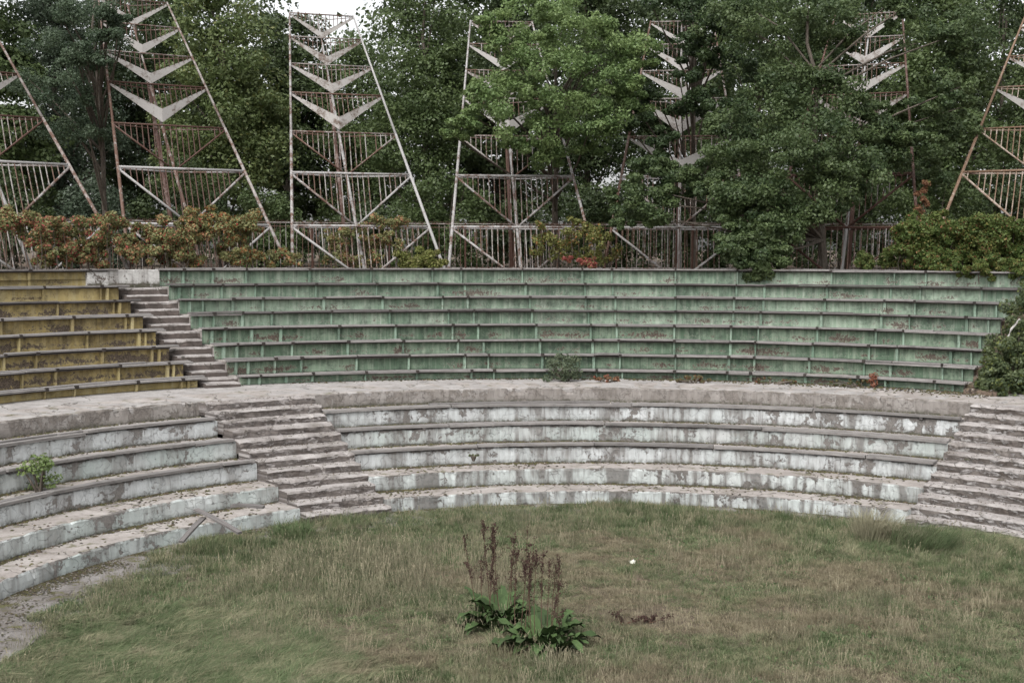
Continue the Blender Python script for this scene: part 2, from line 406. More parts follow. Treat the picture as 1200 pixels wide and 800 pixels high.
# ------------------------------------------------------------------ lower concrete benches
def tier(name, k, a0, a1, face, parent):
    r, zt = RG[k], ZG[k]; zl = (ZG[k - 1] if k else 0) - .12; rb = (RG[k + 1] if k < 5 else 16.0) + .06
    prof = [(r, zl, .0, 0, 0, -.3, 0.), (r, zl + .13, .006, .0, 0, 0., .55), (r, (zl + .13 + zt) / 2, .007, 0, 0, .55, .93), (r + .004, zt - .035, .010, .008, 0, .93, 1., 1),
            (r + .03, zt, .012, .010, 1, 0, 1, 1), (r + .2, zt, .0, .006, 1, 0, 1), (r + .55, zt, 0, .008, 1, 0, 1), (rb, zt + .004, 0, .004, 1, 0, 1)]
    return sweep(name, prof, a0, a1, 0, (M[face], M['tread']), parent, .075, .035)
sect = [('left', -1.75, LA0, ['p_mint_full', 'p_mint_full', 'p_white_full', 'p_mint_full', 'p_white_full', 'p_bare']),
        ('centre', LA1, LB, ['p_block', 'p_block', 'p_white', 'p_mint', 'p_white', 'p_bare'])]
ordn = ['lowest', 'second lowest', 'third lowest', 'fourth lowest', 'fifth and highest']
def boards(row, a0, a1, r, ztop, g, mat, depth=.36, th=.05, pieces=None, gapc=.004, over=0.):
    "two board courses deep, made of several lengths; every board an object"
    cuts = pieces or []
    for ci in range(2):
        rr0 = r + ci * (depth / 2 + .006); rr1 = rr0 + depth / 2 - .006
        edges = [a0] + [c + (0 if ci == 0 else rng.choice([0, .043, -.04])) for c in cuts if a0 + .06 < c < a1 - .06] + [a1]
        edges = sorted(edges)
        for i in range(len(edges) - 1):
            if edges[i + 1] - edges[i] < .02: continue
            dz = rng.uniform(-.02, .02) - (.03 if rng.random() < .08 else 0); e = rng.uniform(-.012, .012)
            t0 = dz + rng.normal() * .01; t1 = dz + rng.normal() * .01
            bar_box('seat_plank', edges[i] + gapc / 3, edges[i + 1] - gapc / 3, rr0 + e, rr1 + e, ztop - th, ztop, g, mat, row, .5, .006, (t0, t1))
for sname, a0, a1, faces in sect:
    for k in range(5):
        am = (max(a0, -1.1) + a1) / 2; L = P(am, RG[k], 0, ZG[k - 1] if k else 0)
        wh = 'left of the wide stairs' if sname == 'left' else 'between the two lower stairs'
        look = {0: 'bare bench', 1: 'bare bench', 2: 'bench with seat boards', 3: 'bench with seat boards', 4: 'bench with seat boards'}[k]
        tint = 'mint' if 'mint' in faces[k] else 'white'
        row = empty('concrete_bench', L, 0, f'{tint} painted concrete {look}, {ordn[k]} {wh}', 'bench', 'curved concrete benches round the grass')
        tier('painted_riser', k, a0, a1, faces[k], row)
        if k >= 2:
            cuts = list(np.cumsum(rng.uniform(.2, .36, 14)) + a0)
            e0, e1 = a0, a1 - .004
            boards(row, e0, e1, RG[k] - .05, ZG[k] + .085, 0, M['wood'] if k != 2 or sname == 'centre' else M['wood'], .30, .06, cuts)
            # bearers under the boards
            for a in np.arange(a0 + .03, a1 - .02, .14):
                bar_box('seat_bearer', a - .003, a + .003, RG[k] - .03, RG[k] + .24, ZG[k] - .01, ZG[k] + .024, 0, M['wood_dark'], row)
# upper bare wall below the walkway
wall = empty('retaining_wall', P(0., 14.5, 0, ZG[4]), 0, 'bare taupe rendered retaining wall along the front edge of the walkway', 'wall')
tier('rendered_face', 5, -1.75, LA0 - .02, 'p_bare', wall); tier('rendered_face', 5, LA1 + .005, .95, 'p_bare', wall)
tier('rendered_face', 5, LA0 - .02, LA1 + .005, 'p_bare', wall)

# ------------------------------------------------------------------ staircases
def stair(name, a0, a1, R0, Z0, R1, Z1, n, g, label, face, top, extra_end=0, jit=.012):
    am = (a0 + a1) / 2; root = empty(name, P(am, R0, g, Z0), 0, label, 'stairs')
    dr = (R1 - R0) / n; dz = (Z1 - Z0) / n
    for i in range(n):
        r = R0 + i * dr + rng.uniform(-.02, .02); zt = Z0 + (i + 1) * dz + rng.uniform(-.008, .008); zl = Z0 + i * dz - .12
        prof = [(r + .01, zl, 0, 0, 0, 0, .5), (r, zl + .14, .01, 0, 0, .5, .9), (r - .004, zt - .04, jit, .008, 1, .9, 1, 1), (r + .02, zt, jit, .012, 1, 0, 1, 1), (r + dr * .6, zt, 0, .012, 1, 0, 1), (r + dr + .08, zt + .01, 0, .006, 1, 0, 1)]
        e0 = a0 + rng.uniform(-.0015, .0015); e1 = a1 + rng.uniform(-.0015, .0015)
        sweep('step', prof, e0, e1, g, (M[face], M[top]), root, .07, .06)
    return root
stair('staircase', LA0 - .0, LA1 + .0, 9.75, .05, 14.5, 2.335, 12, 0, 'wide crumbling concrete staircase between the left and centre lower benches', 'p_step', 'step', jit=.016)
stair('staircase', LB, 1.05, 9.85, .05, 14.5, 2.335, 12, 0, 'worn concrete staircase at the right edge below the walkway', 'p_step_white', 'step', jit=.014)
# upper left aisle: two steps per row, every second one with a wider projecting tread
def up_stair(a0, a1, label, face, top):
    root = empty('staircase', P((a0 + a1) / 2, TR[0], 1, WALK), 0, label, 'stairs')
    for k in range(7):
        zb = WALK if k == 0 else TZ[k - 1] - .14; zt = TZ[k] - .14 if k else TZ[0] - .11
        for h in range(2):
            r = TR[k] + .12 - .25 + h * .48; z1 = zb + (zt - zb) * (h + 1) / 2 + .03; z0 = z1 - .34
            d = .004 if h == 1 else -.002
            prof = [(r + .01, z0, 0, 0, 0, 0, .5), (r, (z0 + z1) / 2, .008, 0, 0, .5, .9), (r - .004, z1 - .042, .010, .006, 1, .9, 1, 1), (r + .015, z1, .010, .008, 1, 0, 1, 1), (r + .35, z1, 0, .008, 1, 0, 1), (r + .62, z1 - .004, 0, 0, 1, 0, 1)]
            sweep('step', prof, a0 - d + .001, a1 + d - .001, 1, (M[face], M[top]), root, .07, .04)
    return root
up_stair(UA0 + .002, UA1 - .002, 'narrow dark concrete staircase climbing between the yellow and the green benches', 'step_dark', 'step')
up_stair(UB + .002, .668, 'litter covered concrete stairs at the right end of the green benches', 'litter', 'litter')
# white wall closing the left aisle at the top
wl = sweep('landing_wall', [(TR[7] + .06, TZ[6] - .16, 0, 0, 0, -.1, 0), (TR[7] + .06, TZ[6] - .02, 0, 0, 0, 0, .9), (TR[7] + .06, TZ[7] - .04, .004, .004, 0, .9, 1), (TR[7] + .08, TZ[7] - .03, 0, .004, 0, .9, 1), (TR[7] + 1., TZ[7] - .03, 0, 0, 0, .9, 1)],
           UA0 - .028 + .001, UA1 + .0, 1, (M['white_wall'],), None, .1)
tag(wl, 'chipped white painted wall closing the top of the narrow upper stairs', 'wall')

# ------------------------------------------------------------------ upper bench rows
JG = [-.6015, -.571, -.531, -.488, -.402, -.317, -.227, -.188, -.096, -.009, .035, .127, .216, .258, .348, .436, .479, .56]
JY = [-1.06, -.985, -.895, -.850, -.760, -.690, -.665]
names8 = ['lowest', 'second lowest', 'third lowest', 'fourth lowest', 'fourth highest', 'third highest', 'second highest', 'topmost']
def bench_row(k, a0, a1, joints, colour):
    r, zt = TR[k], TZ[k]; zl = WALK if k == 0 else TZ[k - 1] - .085
    am = min(max((a0 + a1) / 2, -.95), .6)
    row = empty('bench_row', P(am, r, 1, zl), 0, f'{names8[k]} row of {colour} painted panel benches with grey seat boards', 'bench', f'{colour} bench rows above the walkway')
    rp = r + .20
    prof = [(rp + .05, zl - .2, 0, 0, 0, 0, 1), (rp + .05, zt - .09, 0, 0, 0, 0, 1), (TR[k] + 1.25, zt - .085, 0, .0, 0, 0, 1)]
    sweep('concrete_tier', prof, a0, a1, 1, (M['tread'],), row, .6)
    if colour == 'green': mat = M['green'] if k >= 4 else M['green_low']
    else: mat = M['yellow'] if k >= 6 or k == 0 else M['yellow_dirty']
    js = [a0] + [j + rng.uniform(-.0015, .0015) for j in joints if a0 + .012 < j < a1 - .012] + [a1]
    for i in range(len(js) - 1):
        q0, q1 = js[i] + .0004, js[i + 1] - .0004; d = rng.uniform(-.008, .008)
        n = max(2, int((q1 - q0) * r / .5) + 2); A = np.linspace(q0, q1, n); V = []; F = []; uv = []
        for a in A:
            for rr, z in ((rp + d, zl + .004), (rp + d, zt - .05), (rp + d + .045, zt - .05), (rp + d + .045, zl + .004)): V.append(P(a, rr, 1, z))
        for t in range(n - 1):
            for j in range(4):
                kk = (j + 1) % 4; F.append((t * 4 + j, (t + 1) * 4 + j, (t + 1) * 4 + kk, t * 4 + kk))
                vv = [(0, 1), (1, 1), (1, 0), (0, 0)][j]
                uv += [(A[t] * r, vv[0]), (A[t + 1] * r, vv[0]), (A[t + 1] * r, vv[1]), (A[t] * r, vv[1])]
        F += [(0, 1, 2, 3), ((n - 1) * 4 + 3, (n - 1) * 4 + 2, (n - 1) * 4 + 1, (n - 1) * 4)]; uv += [(0, 0), (0, 1), (0, 1), (0, 0)] * 2
        mk('riser_panel', V, F, mat, row, uv=uv)
    for i, j in enumerate(js):
        if i == 0 : j = j + .012
        if i == len(js) - 1: j = j - .016
        wd = rng.choice([.045, .06, .075]) / r / 1.0
        n_ = 2
        V = []; 
        for a in (j - wd / 2, j + wd / 2):
            for rr, z in ((rp - .09, zl + .002), (rp - .12, zt - .086), (rp + .001, zt - .066), (rp + .001, zl + .002)): V.append(P(a, rr, 1, z))
        F = [(0, 4, 5, 1), (1, 5, 6, 2), (2, 6, 7, 3), (3, 7, 4, 0), (0, 1, 2, 3), (7, 6, 5, 4)]
        u = j * r; uv = [(u, 0), (u + .1, 0), (u + .1, .9), (u, .9)] + [(u, .9)] * 4 + [(u, .9), (u, .9), (u, .1), (u, .1)] + [(u, 0)] * 4 + [(u, 0), (u, .9), (u + .1, .9), (u + .1, 0)] + [(u + .1, 0), (u + .1, .9), (u, .9), (u, 0)][::1]
        mk('rib', V, F, M['rib_' + colour], row, uv=uv)
    bar_box('seat_shade_strip', a0 + .002, a1 - .002, r + .035, r + .33, zt - .082, zt - .049, 1, M['under'], row, .6)  # added dark strip, stands in for the shadow line under the plank edge
    for i, j in enumerate(js[1:-1]):
        if rng.random() < .85:
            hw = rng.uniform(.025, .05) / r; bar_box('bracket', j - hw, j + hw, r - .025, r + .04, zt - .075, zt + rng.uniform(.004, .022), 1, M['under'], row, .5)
    cuts = [j for j in joints if rng.random() < .62]
    e0 = a0 - (.004 if colour == 'green' else 0); e1 = a1 + (.012 if colour == 'yellow' else .006)
    boards(row, e0, e1, r, zt, 1, M['wood_dark'] if (k + (colour == 'green')) % 2 and k > 3 else M['wood'], .36, .045, cuts)
    return row
for k in range(8):
    bench_row(k, UA1 + .001, (UB + (.06 if k == 7 else .035 if k == 6 else 0)), JG, 'green')
for k in range(8):
    bench_row(k, -1.12, UA0 - .0, JY, 'yellow')

# ------------------------------------------------------------------ leaning steel frames
HS = [6.185 + h for h in (.806, 2.862, 4.580, 6.305, 7.672, 9.010, 10.214)]
RB = 28.0; LEAN = 1.0108
def unit_cyl(mat, r=.014, n=6):
    V, F = tube_vf((0, 0, 0), (0, 0, -1), r, n=n); return mesh('baluster', V, F, (mat,))
def frame(i, ang, label, mm):
    """local axes: x along the row, y away from the arena, z up; mm: dict of materials"""
    R0 = RB - LEAN * (HS[0] - BANK - .02)                      # where the legs stand
    base = np.array([R0 * sin(ang), R0 * cos(ang), BANK])
    root = empty('steel_frame', base, -ang, label, 'steel frame', 'leaning steel frames behind the top row')
    yy = lambda z: LEAN * (z - BANK - .02)
    wd = lambda z: 2.5707 - .1247 * (z - HS[0])
    BK = 1.15
    def part(name, parts, mat, parent=root):
        V, F = merge(parts); o = link(name, mesh(name, V, F, (mat,)), parent)
        o.data.polygons.foreach_set('use_smooth', np.array([len(p.vertices) == 4 for p in o.data.polygons])); return o
    lc = lambda s, z, off=0: (s * wd(z), yy(z) + off, z - BANK)
    zt = HS[6] + .03
    for s in (-1, 1):
        part('leg', [tube_vf(lc(s, BANK - .15), lc(s, HS[2]), .062, .056), tube_vf(lc(s, HS[2]), lc(s, zt), .052, .038)], mm['leg'])
    part('mast', [tube_vf((0, yy(BANK - .1) + BK, -.1), (0, yy(HS[3]) + BK, HS[3] - BANK), .065, .055), tube_vf((0, yy(HS[3]) + BK, HS[3] - BANK), (0, yy(HS[6]) + BK, HS[6] - BANK), .045, .035)], mm['mast'])
    # heavy strut behind
    zz = HS[3] + .3; part('strut', [tube_vf((-.05, yy(BANK) + BK + 3.2, -.1), (-.03, yy(zz) + BK + .05, zz - BANK), .10, .07, 8)], mm['strut'])
    bm_ = unit_cyl(mm['bal'], .021)
    bm_thin = unit_cyl(mm['bal'], .017)
    for j in range(7):
        z = HS[j]; rr = .050 if j < 2 else .036 if j < 4 else .028
        mt = mm['low'] if j < 2 else mm['bar']
        if j >= 4: mt = mm['top']
        part('crossbar', [tube_vf(lc(-1, z), lc(1, z), rr)], mt)
        apex = np.array((0, yy(z) + BK, z - BANK))
        zl = HS[j - 1] if j else HS[0] - 2.05
        apl = np.array((0, yy(zl) + BK, zl - BANK))
        plate = j >= mm.get('plates', 3)
        for s in (-1, 1):
            c = np.array(lc(s, z - .06)); part('back_bar', [tube_vf(c, apex - (0, 0, .06), rr * .6)], mt)
            if not plate: part('brace', [tube_vf(np.array(lc(s, z - .07)), apl, .044 if j < 2 else .034)], mt)
        if plate:
            hb = {3: (.22, .74), 4: (.16, .58), 5: (.14, .52), 6: (.14, .42), 2: (.2, .72)}[j]
            V = []
            # a real folded sheet: front and back skins, 25 mm thick
            for dy in (-.013, .013):
                for (x, y, z_) in ((-wd(z), yy(z), z - BANK - .03), (-wd(z), yy(z), z - BANK - .10), (0, apl[1], apl[2] + hb[0]), (0, apl[1], apl[2] + hb[1]), (wd(z), yy(z), z - BANK - .12), (wd(z), yy(z), z - BANK - .03)):
                    V.append((x, y + dy, z_))
            f0 = [(0, 1, 2, 3), (3, 2, 4, 5)]
            F = f0 + [tuple(v + 6 for v in f[::-1]) for f in f0]
            rim = [0, 3, 5, 4, 2, 1]
            F += [(rim[t], rim[(t + 1) % 6], rim[(t + 1) % 6] + 6, rim[t] + 6) for t in range(6)]
            link('chevron', mesh('chevron', V, F, (M['plate'],)), root)
        # balusters hang from the back bars down to the plate or brace
        half = math.hypot(wd(z), BK); nb = max(3, int(half / .225))
        for s in (-1, 1):
            c = np.array(lc(s, z)); lo = np.array(lc(s, z - .05)); 
            bot = apl + ((0, 0, hb[1]) if plate else (0, 0, 0))
            for t in range(1, nb + (1 if s > 0 else 0)):
                u = t / nb; top = c + (np.array((0, c[1], c[2])) - c) * u; b = lo + (bot - lo) * u
                # plate/brace runs down its own line; hang straight down to that height
                L = top[2] - b[2]
                if j == 0: L = min(L, HS[0] - BANK - .15)
                if rng.random() < .035: continue
                o = link('baluster', bm_ if j < 3 else bm_thin, root); 
                dy = b[1] - top[1]; o.location = top
                o.rotation_euler = (-math.atan2(dy, L), 0, 0) if False else (math.atan2(dy, L), 0, 0)
                o.scale = (1, 1, math.hypot(L, dy))
    return root
W0 = dict(leg=M['metal0'], mast=M['metal0'], strut=M['metal2'], bal=M['metal1'], low=M['metal0'], bar=M['metal1'], top=M['metal1'])
def mv(**k): d = dict(W0); d.update(k); return d
FR = [(-.7228, 'leaning steel frame cut off by the left edge of the photo', mv(leg=M['metal1'], bar=M['metal2'])),
      (-.5125, 'leaning steel frame with a rusty central strut, behind the autumn creeper at left', mv(bar=M['metal2'], bal=M['metal2'], mast=M['metal1'], leg=M['metal1'])),
      (-.2997, 'whole uncovered whitish steel frame standing left of centre against open sky', mv(leg=M['metal0'])),
      (-.0850, 'steel frame whose right half is hidden by the light green tree', mv(leg=M['metal0'])),
      (.1322, 'steel frame with leafy branches across it, between the light green and the dark tree', mv(leg=M['metal1'], plates=2)),
      (.3485, 'steel frame mostly hidden inside the big dark tree', mv(leg=M['metal2'], low=M['metal2'], bar=M['metal2'], bal=M['metal1'])),
      (.5598, 'orange rusted steel frame cut off by the right edge of the photo', mv(leg=M['metal3'], bar=M['metal3'], top=M['metal3'], bal=M['metal3'], low=M['metal3']))]
for i, (a, lb, mm) in enumerate(FR): frame(i, a, lb, mm)

# ------------------------------------------------------------------ fence on the bank
def fence():
    R = 30.3; zr = 7.14; zb = BANK + .02
    root = empty('fence', (0, R, BANK), 0, 'thin rusty picket fence with small hoops along its top rail behind the steel frames', 'fence')
    A = np.linspace(-1.0, .80, 120)
    for (z, r) in ((zr, .026), (zr - .14, .016), (zb + .2, .02)):
        V, F = path_tube([(R * sin(a), R * cos(a), z) for a in A], [r] * len(A), 5); mk('rail', V, F, M['metal1'], root)
    me = unit_cyl(M['metal1'], .015, 5); a = -.98; i = 0; hoops = []
    while a < .79:
        if rng.random() > .04:
            o = link('picket', me, root); o.location = np.array((R * sin(a), R * cos(a), zr)) - origin(root); o.scale = (1, 1, zr - zb)
            o.rotation_euler = (rng.normal() * .008, rng.normal() * .012, 0)
        pts = [(R * sin(a + t * .0071), R * cos(a + t * .0071), zr + .085 * math.sqrt(max(0, 1 - (2 * t - 1)**2))) for t in np.linspace(0, 1, 6)]
        hoops.append(path_tube(pts, [.009] * 6, 4)); a += .0071; i += 1
    V, F = merge(hoops); mk('hoop_trim', V, F, M['metal2'], root)['kind'] = 'stuff'
    pm = mesh('post', *tube_vf((0, 0, 0), (0, 0, -2.0), .04), (M['metal2'],))
    for a in np.arange(-.95, .79, .1): o = link('post', pm, root); o.location = np.array((R * sin(a), R * cos(a), zr + .03)) - origin(root)
fence()

# ------------------------------------------------------------------ foliage
def ringZ(x, rho):
    "depth at which photograph column x meets the circle of radius rho"
    t = (x - 600) / 1450; A_ = 1 + t * t; B_ = 2 * (t * CAM[0] + CAM[1]); C_ = CAM[0]**2 + CAM[1]**2 - rho * rho
    return (-B_ + math.sqrt(B_ * B_ - 4 * A_ * C_)) / (2 * A_)
def at(x, y, Z):
    "a point Z metres ahead of the camera seen at photograph pixel x, y"
    return np.array((CAM[0] + (x - 600) / 1450 * Z, CAM[1] + Z, CAM[2] + (291 - y) / 1450 * Z))
PAL = {'dark': ((.036, .058, .024), (.08, .108, .042)), 'mid': ((.055, .086, .030), (.115, .155, .058)), 'light': ((.085, .12, .042), (.15, .185, .07)),
       'grey': ((.05, .075, .045), (.10, .13, .085)), 'olive': ((.085, .10, .03), (.17, .17, .05))}
def leaves(C, Rr, n, size, pal, up=.5, inner=.55, flat=1., aspect=.62, tints=None, ncol=None):
    """C (k,3) clump centres, Rr (k,3) radii, n per clump -> V,F,col"""
    k = len(C); C = np.repeat(C, n, 0); R = np.repeat(Rr, n, 0); N = len(C)
    d = rng.normal(size=(N, 3)); d /= np.linalg.norm(d, axis=1)[:, None]
    rad = inner + (1.08 - inner) * rng.random(N)**.55
    p = C + d * R * rad[:, None]
    nrm = d * .7 + np.array([0, 0, up]) + rng.normal(size=(N, 3)) * .55; nrm /= np.linalg.norm(nrm, axis=1)[:, None]
    t = np.cross(nrm, rng.normal(size=(N, 3))); t /= np.linalg.norm(t, axis=1)[:, None]; b = np.cross(nrm, t)
    s = size * rng.uniform(.6, 1.3, N)[:, None]
    v0 = p - t * s * .5; v1 = p + b * s * aspect * .5 - nrm * s * .08; v2 = p + t * s * .5; v3 = p - b * s * aspect * .5 - nrm * s * .08
    V = np.stack([v0, v1, v2, v3], 1).reshape(-1, 3); F = np.arange(N * 4).reshape(N, 4)
    lo, hi = map(np.array, PAL[pal]) if isinstance(pal, str) else map(np.array, pal)
    cl = np.repeat(rng.random(k), n); f = np.clip(.55 * cl + .45 * rng.random(N) + rng.normal(size=N) * .08, 0, 1)[:, None]
    col = lo + (hi - lo) * f
    if tints:
        for (c, pr) in tints:
            clp = np.repeat(rng.random(k), n); q = rng.random(N) < pr * 2 * clp
            col[q] = np.array(c) * rng.uniform(.6, 1.25, (q.sum(), 1))
    return V, F, np.repeat(col, 4, 0)
def crown(name, C, Rr, n, size, pal, parent, mat=None, **kw):
    V, F, col = leaves(np.array(C, float), np.array(Rr, float), n, size, pal, **kw)
    return mk(name, V, F, mat or M['leaf'], parent, col=col)
def limbs(base, top, rad, clumps, nb, r2=.05):
    "trunk polyline with limbs reaching into some clumps"
    base = np.array(base, float); top = np.array(top, float); pts = []; n = 7
    off = rng.normal(size=(n + 1, 3)) * .12 * np.linspace(0, 1, n + 1)[:, None]; off[:, 2] = 0
    for i in range(n + 1): pts.append(base + (top - base) * i / n + off[i])
    parts = [path_tube(pts, list(np.linspace(rad, rad * .25, n + 1)), 7)]
    cs = clumps[rng.choice(len(clumps), min(nb, len(clumps)), replace=False)]
    for c in cs:
        t = np.clip((c[2] - base[2]) / (top[2] - base[2]) - .25, .15, .9); s = base + (top - base) * t
        m = (s + c) / 2 + np.array([0, 0, .2]) + rng.normal(size=3) * .15
        parts.append(path_tube([s, m, c], [rad * (1 - t) * .45 + .02, .04, .015], 5))
    return merge(parts)
def tree(name, base, H, cr, cz0, pal, label, nclump=90, n=300, size=.20, cl=.95, trunk='bark', group='trees behind the fence', rad=.22, gaps=0, tints=None):
    """base point, height H, crown radius cr, crown starts at cz0 above base"""
    root = empty(name, base, 0, label, 'tree', group)
    zc = (cz0 + H) / 2; hz = (H - cz0) / 2; C = []; R = []
    nclump = int(nclump * 1.35); size *= rng.uniform(.78, 1.15)
    while len(C) < nclump:
        d = rng.normal(size=3); d /= np.linalg.norm(d); rr = rng.random()**.42
        z = zc + d[2] * rr * hz; taper = 1 - .35 * max(0, (z - zc) / hz)
        c = np.array([d[0] * rr * cr * taper, d[1] * rr * cr * taper, z]); 
        C.append(c + np.array(base)); s = cl * rng.uniform(.6, 1.3); R.append((s, s, s * .62))
    C = np.array(C); R = np.array(R)
    V, F = limbs((base[0], base[1], base[2] - .2), (base[0] + rng.normal() * .4, base[1] + rng.normal() * .4, base[2] + H * .86), rad, C, 16)
    mk('trunk', V, F, M[trunk], root)
    crown('crown', C, R, n, size, pal, root, tints=tints)
    return root
def btree(x, ytop, Z, cr, pal, label, cz=.3, **kw):
    p = at(x, 291, Z); p[2] = BANK
    H = at(x, ytop, Z)[2] - BANK
    return tree(kw.pop('name', 'tree'), p, H, cr, cz, pal, label, **kw)
# first line of trees behind the frames (x, top y in the photograph, distance, crown radius)
btree(-25, -70, 57, 3.6, 'mid', 'mid green tree filling the sky left of the first steel frame', nclump=120)
btree(75, -90, 62, 3.6, 'grey', 'greyish green tree between the first and the second steel frame', nclump=120)
btree(170, -50, 66, 3.4, 'dark', 'dark tree directly behind the second steel frame', nclump=110)
btree(262, -25, 60, 3.1, 'light', 'light green maple between the second and third steel frame', nclump=115, tints=[((.15, .16, .05), .08)])
btree(338, 2, 68, 3.2, 'dark', 'dark tree behind the left leg of the third steel frame', nclump=95)
btree(428, 34, 66, 2.9, 'mid', 'lower tree whose top leaves an opening of white sky above it', nclump=95)
btree(500, -40, 60, 2.9, 'mid', 'tall tree between the third and fourth steel frame', nclump=110)
btree(585, -70, 66, 3.4, 'dark', 'dark tree behind the fourth steel frame', nclump=115)
btree(690, -90, 64, 3.4, 'dark', 'dark tree showing between the light green tree and the fifth frame', nclump=115)
btree(790, -60, 67, 3.2, 'dark', 'dark tree behind the fifth steel frame', nclump=110)
btree(880, -80, 60, 3.4, 'mid', 'tall tree right of the fifth steel frame', nclump=120)
btree(985, -100, 64, 3.6, 'dark', 'dark tree behind the sixth steel frame', nclump=125)
btree(1090, -60, 60, 3.2, 'mid', 'leafy tree between the sixth and seventh steel frame', nclump=110)
btree(1165, -20, 68, 3.2, 'dark', 'thin crowned tree with white sky sparkling through it near the right edge', nclump=70, n=220)
btree(1265, -60, 60, 3.6, 'mid', 'tree at the right edge behind the orange rusted frame', nclump=110)
# the wood beyond, one far mass
C = []; R = []
while len(C) < 900:
    x = rng.uniform(-120, 1330); Z = rng.uniform(76, 92); y = rng.uniform(-90, 300)
    if 352 < x < 424 and y < 58: continue
    if rng.random() < .5 and y < 70 and (x > 1135 or x < 60): continue
    if 180 < y < 255 and (430 < x < 490 or 680 < x < 735) : continue
    C.append(at(x, y, Z)); s_ = rng.uniform(1.2, 2.2); R.append((s_, s_, s_ * .7))
V, F, col = leaves(np.array(C), np.array(R), 140, .36, 'dark', inner=.2)
tag(mk('distant_wood', V, F, M['leaf'], None, col=col), 'dark mass of woodland far behind the steel frames', 'woodland', kind='stuff')
# undergrowth along the back of the fence
def shrub(x, ytop, Z, wid, pal, label, n=240, k=26, size=.15, name='shrub', zb=BANK, tints=None, group='shrubs behind the fence', cat='shrub', deep=.6):
    b = at(x, 291, Z); b[2] = zb; H = at(x, ytop, Z)[2] - zb
    root = empty(name, b, 0, label, cat, group); C = []; R = []
    for i in range(k):
        u = rng.uniform(-1, 1); h = H * (1 - .35 * u * u); C.append((b[0] + u * wid, b[1] + rng.uniform(-deep, deep), zb + rng.uniform(.08, .92) * h)); s = rng.uniform(.28, .5) * min(1.4, H * .45); R.append((s, s, s * .8))
    V, F = merge([path_tube([(b[0], b[1], zb - .1), ((c[0] + b[0]) / 2, c[1], (c[2] + zb) / 2), c], [.035, .025, .01], 5) for c in C[:9]])
    mk('stem', V, F, M['bark'], root); crown('foliage', C, R, n, size, pal, root, tints=tints); return root
for i, (x, yt, Z, wd_, pal, lb) in enumerate([
    (15, 190, 54, 1.9, 'dark', 'dark shrub behind the fence at the far left'), (110, 205, 55, 1.7, 'grey', 'grey green shrub behind the fence beside the second frame'),
    (215, 175, 56, 2.0, 'dark', 'dark shrub behind the fence under the second frame'), (315, 215, 54, 1.3, 'mid', 'mid green shrub behind the fence left of the third frame'),
    (425, 238, 55, 1.4, 'dark', 'low dark shrub behind the third frame'), (520, 185, 54, 1.9, 'mid', 'tall mid green shrub between the third and fourth frames'),
    (612, 232, 56, 1.5, 'dark', 'low dark shrub behind the fourth frame'), (705, 205, 56, 1.4, 'dark', 'dark shrub behind the fence right of the fourth frame'),
    (795, 190, 55, 1.8, 'dark', 'dark shrub behind the fifth frame'), (890, 180, 55, 1.9, 'dark', 'dark shrub behind the fence between fifth and sixth frames'),
    (985, 190, 55, 1.9, 'dark', 'dark shrub behind the sixth frame'), (1085, 170, 54, 1.8, 'mid', 'mid green shrub left of the orange rusted frame'), (1185, 175, 55, 2.0, 'dark', 'dark shrub behind the orange rusted frame')]):
    shrub(x, yt, Z, wd_, pal, lb, k=34)
# near trees, each clump given its own place
def near_tree(base, top, clumps, pal, label, n, size, trunk, rad, tints=None, sub=5, spread=.6):
    n = int(n * 2.0); sub += 1; spread = .7
    root = empty('tree', base, 0, label, 'tree'); C = []; R = []
    for (x, y, Z, r) in clumps:
        c = at(x, y, Z)
        for _ in range(sub):
            C.append(c + rng.normal(size=3) * np.array([r, r, r * .6]) * spread); s = r * rng.uniform(.3, .75); R.append((s, s, s * rng.uniform(.5, .9)))
    C = np.array(C); V, F = limbs((base[0], base[1], base[2] - .2), top, rad, C, 26)
    mk('trunk', V, F, M[trunk], root); crown('crown', C, np.array(R), n, size, pal, root, tints=tints, inner=.25, up=.35); return root
b = at(652, 291, 53.5); b[2] = BANK
lt = [(600, 30, 48, .75), (650, 25, 48, .8), (690, 40, 49, .8), (730, 60, 49, .8), (575, 45, 47.5, .6), (622, 60, 47.5, .9), (668, 70, 48, .9), (715, 95, 48, .8), (748, 70, 49, .6),
      (590, 95, 47.5, .75), (640, 105, 47.5, .9), (690, 120, 48, .8), (575, 125, 47.5, .65), (620, 140, 47.5, .8), (665, 150, 48, .8), (705, 150, 48, .7), (545, 145, 47.5, .45), (535, 158, 47.5, .35), (735, 120, 49, .6),
      (610, 168, 48, .5), (650, 178, 48, .6), (685, 175, 49, .5), (655, 50, 50, .9), (640, 15, 50, .8), (560, 110, 48, .4), (615, 105, 50, .8)]
near_tree(b, at(645, 40, 50), lt, ((.095, .155, .052), (.20, .27, .10)), 'light green tree in front of the fourth steel frame', 130, .125, 'bark', .16, sub=7)
b = at(966, 291, 45.4); b[2] = BANK
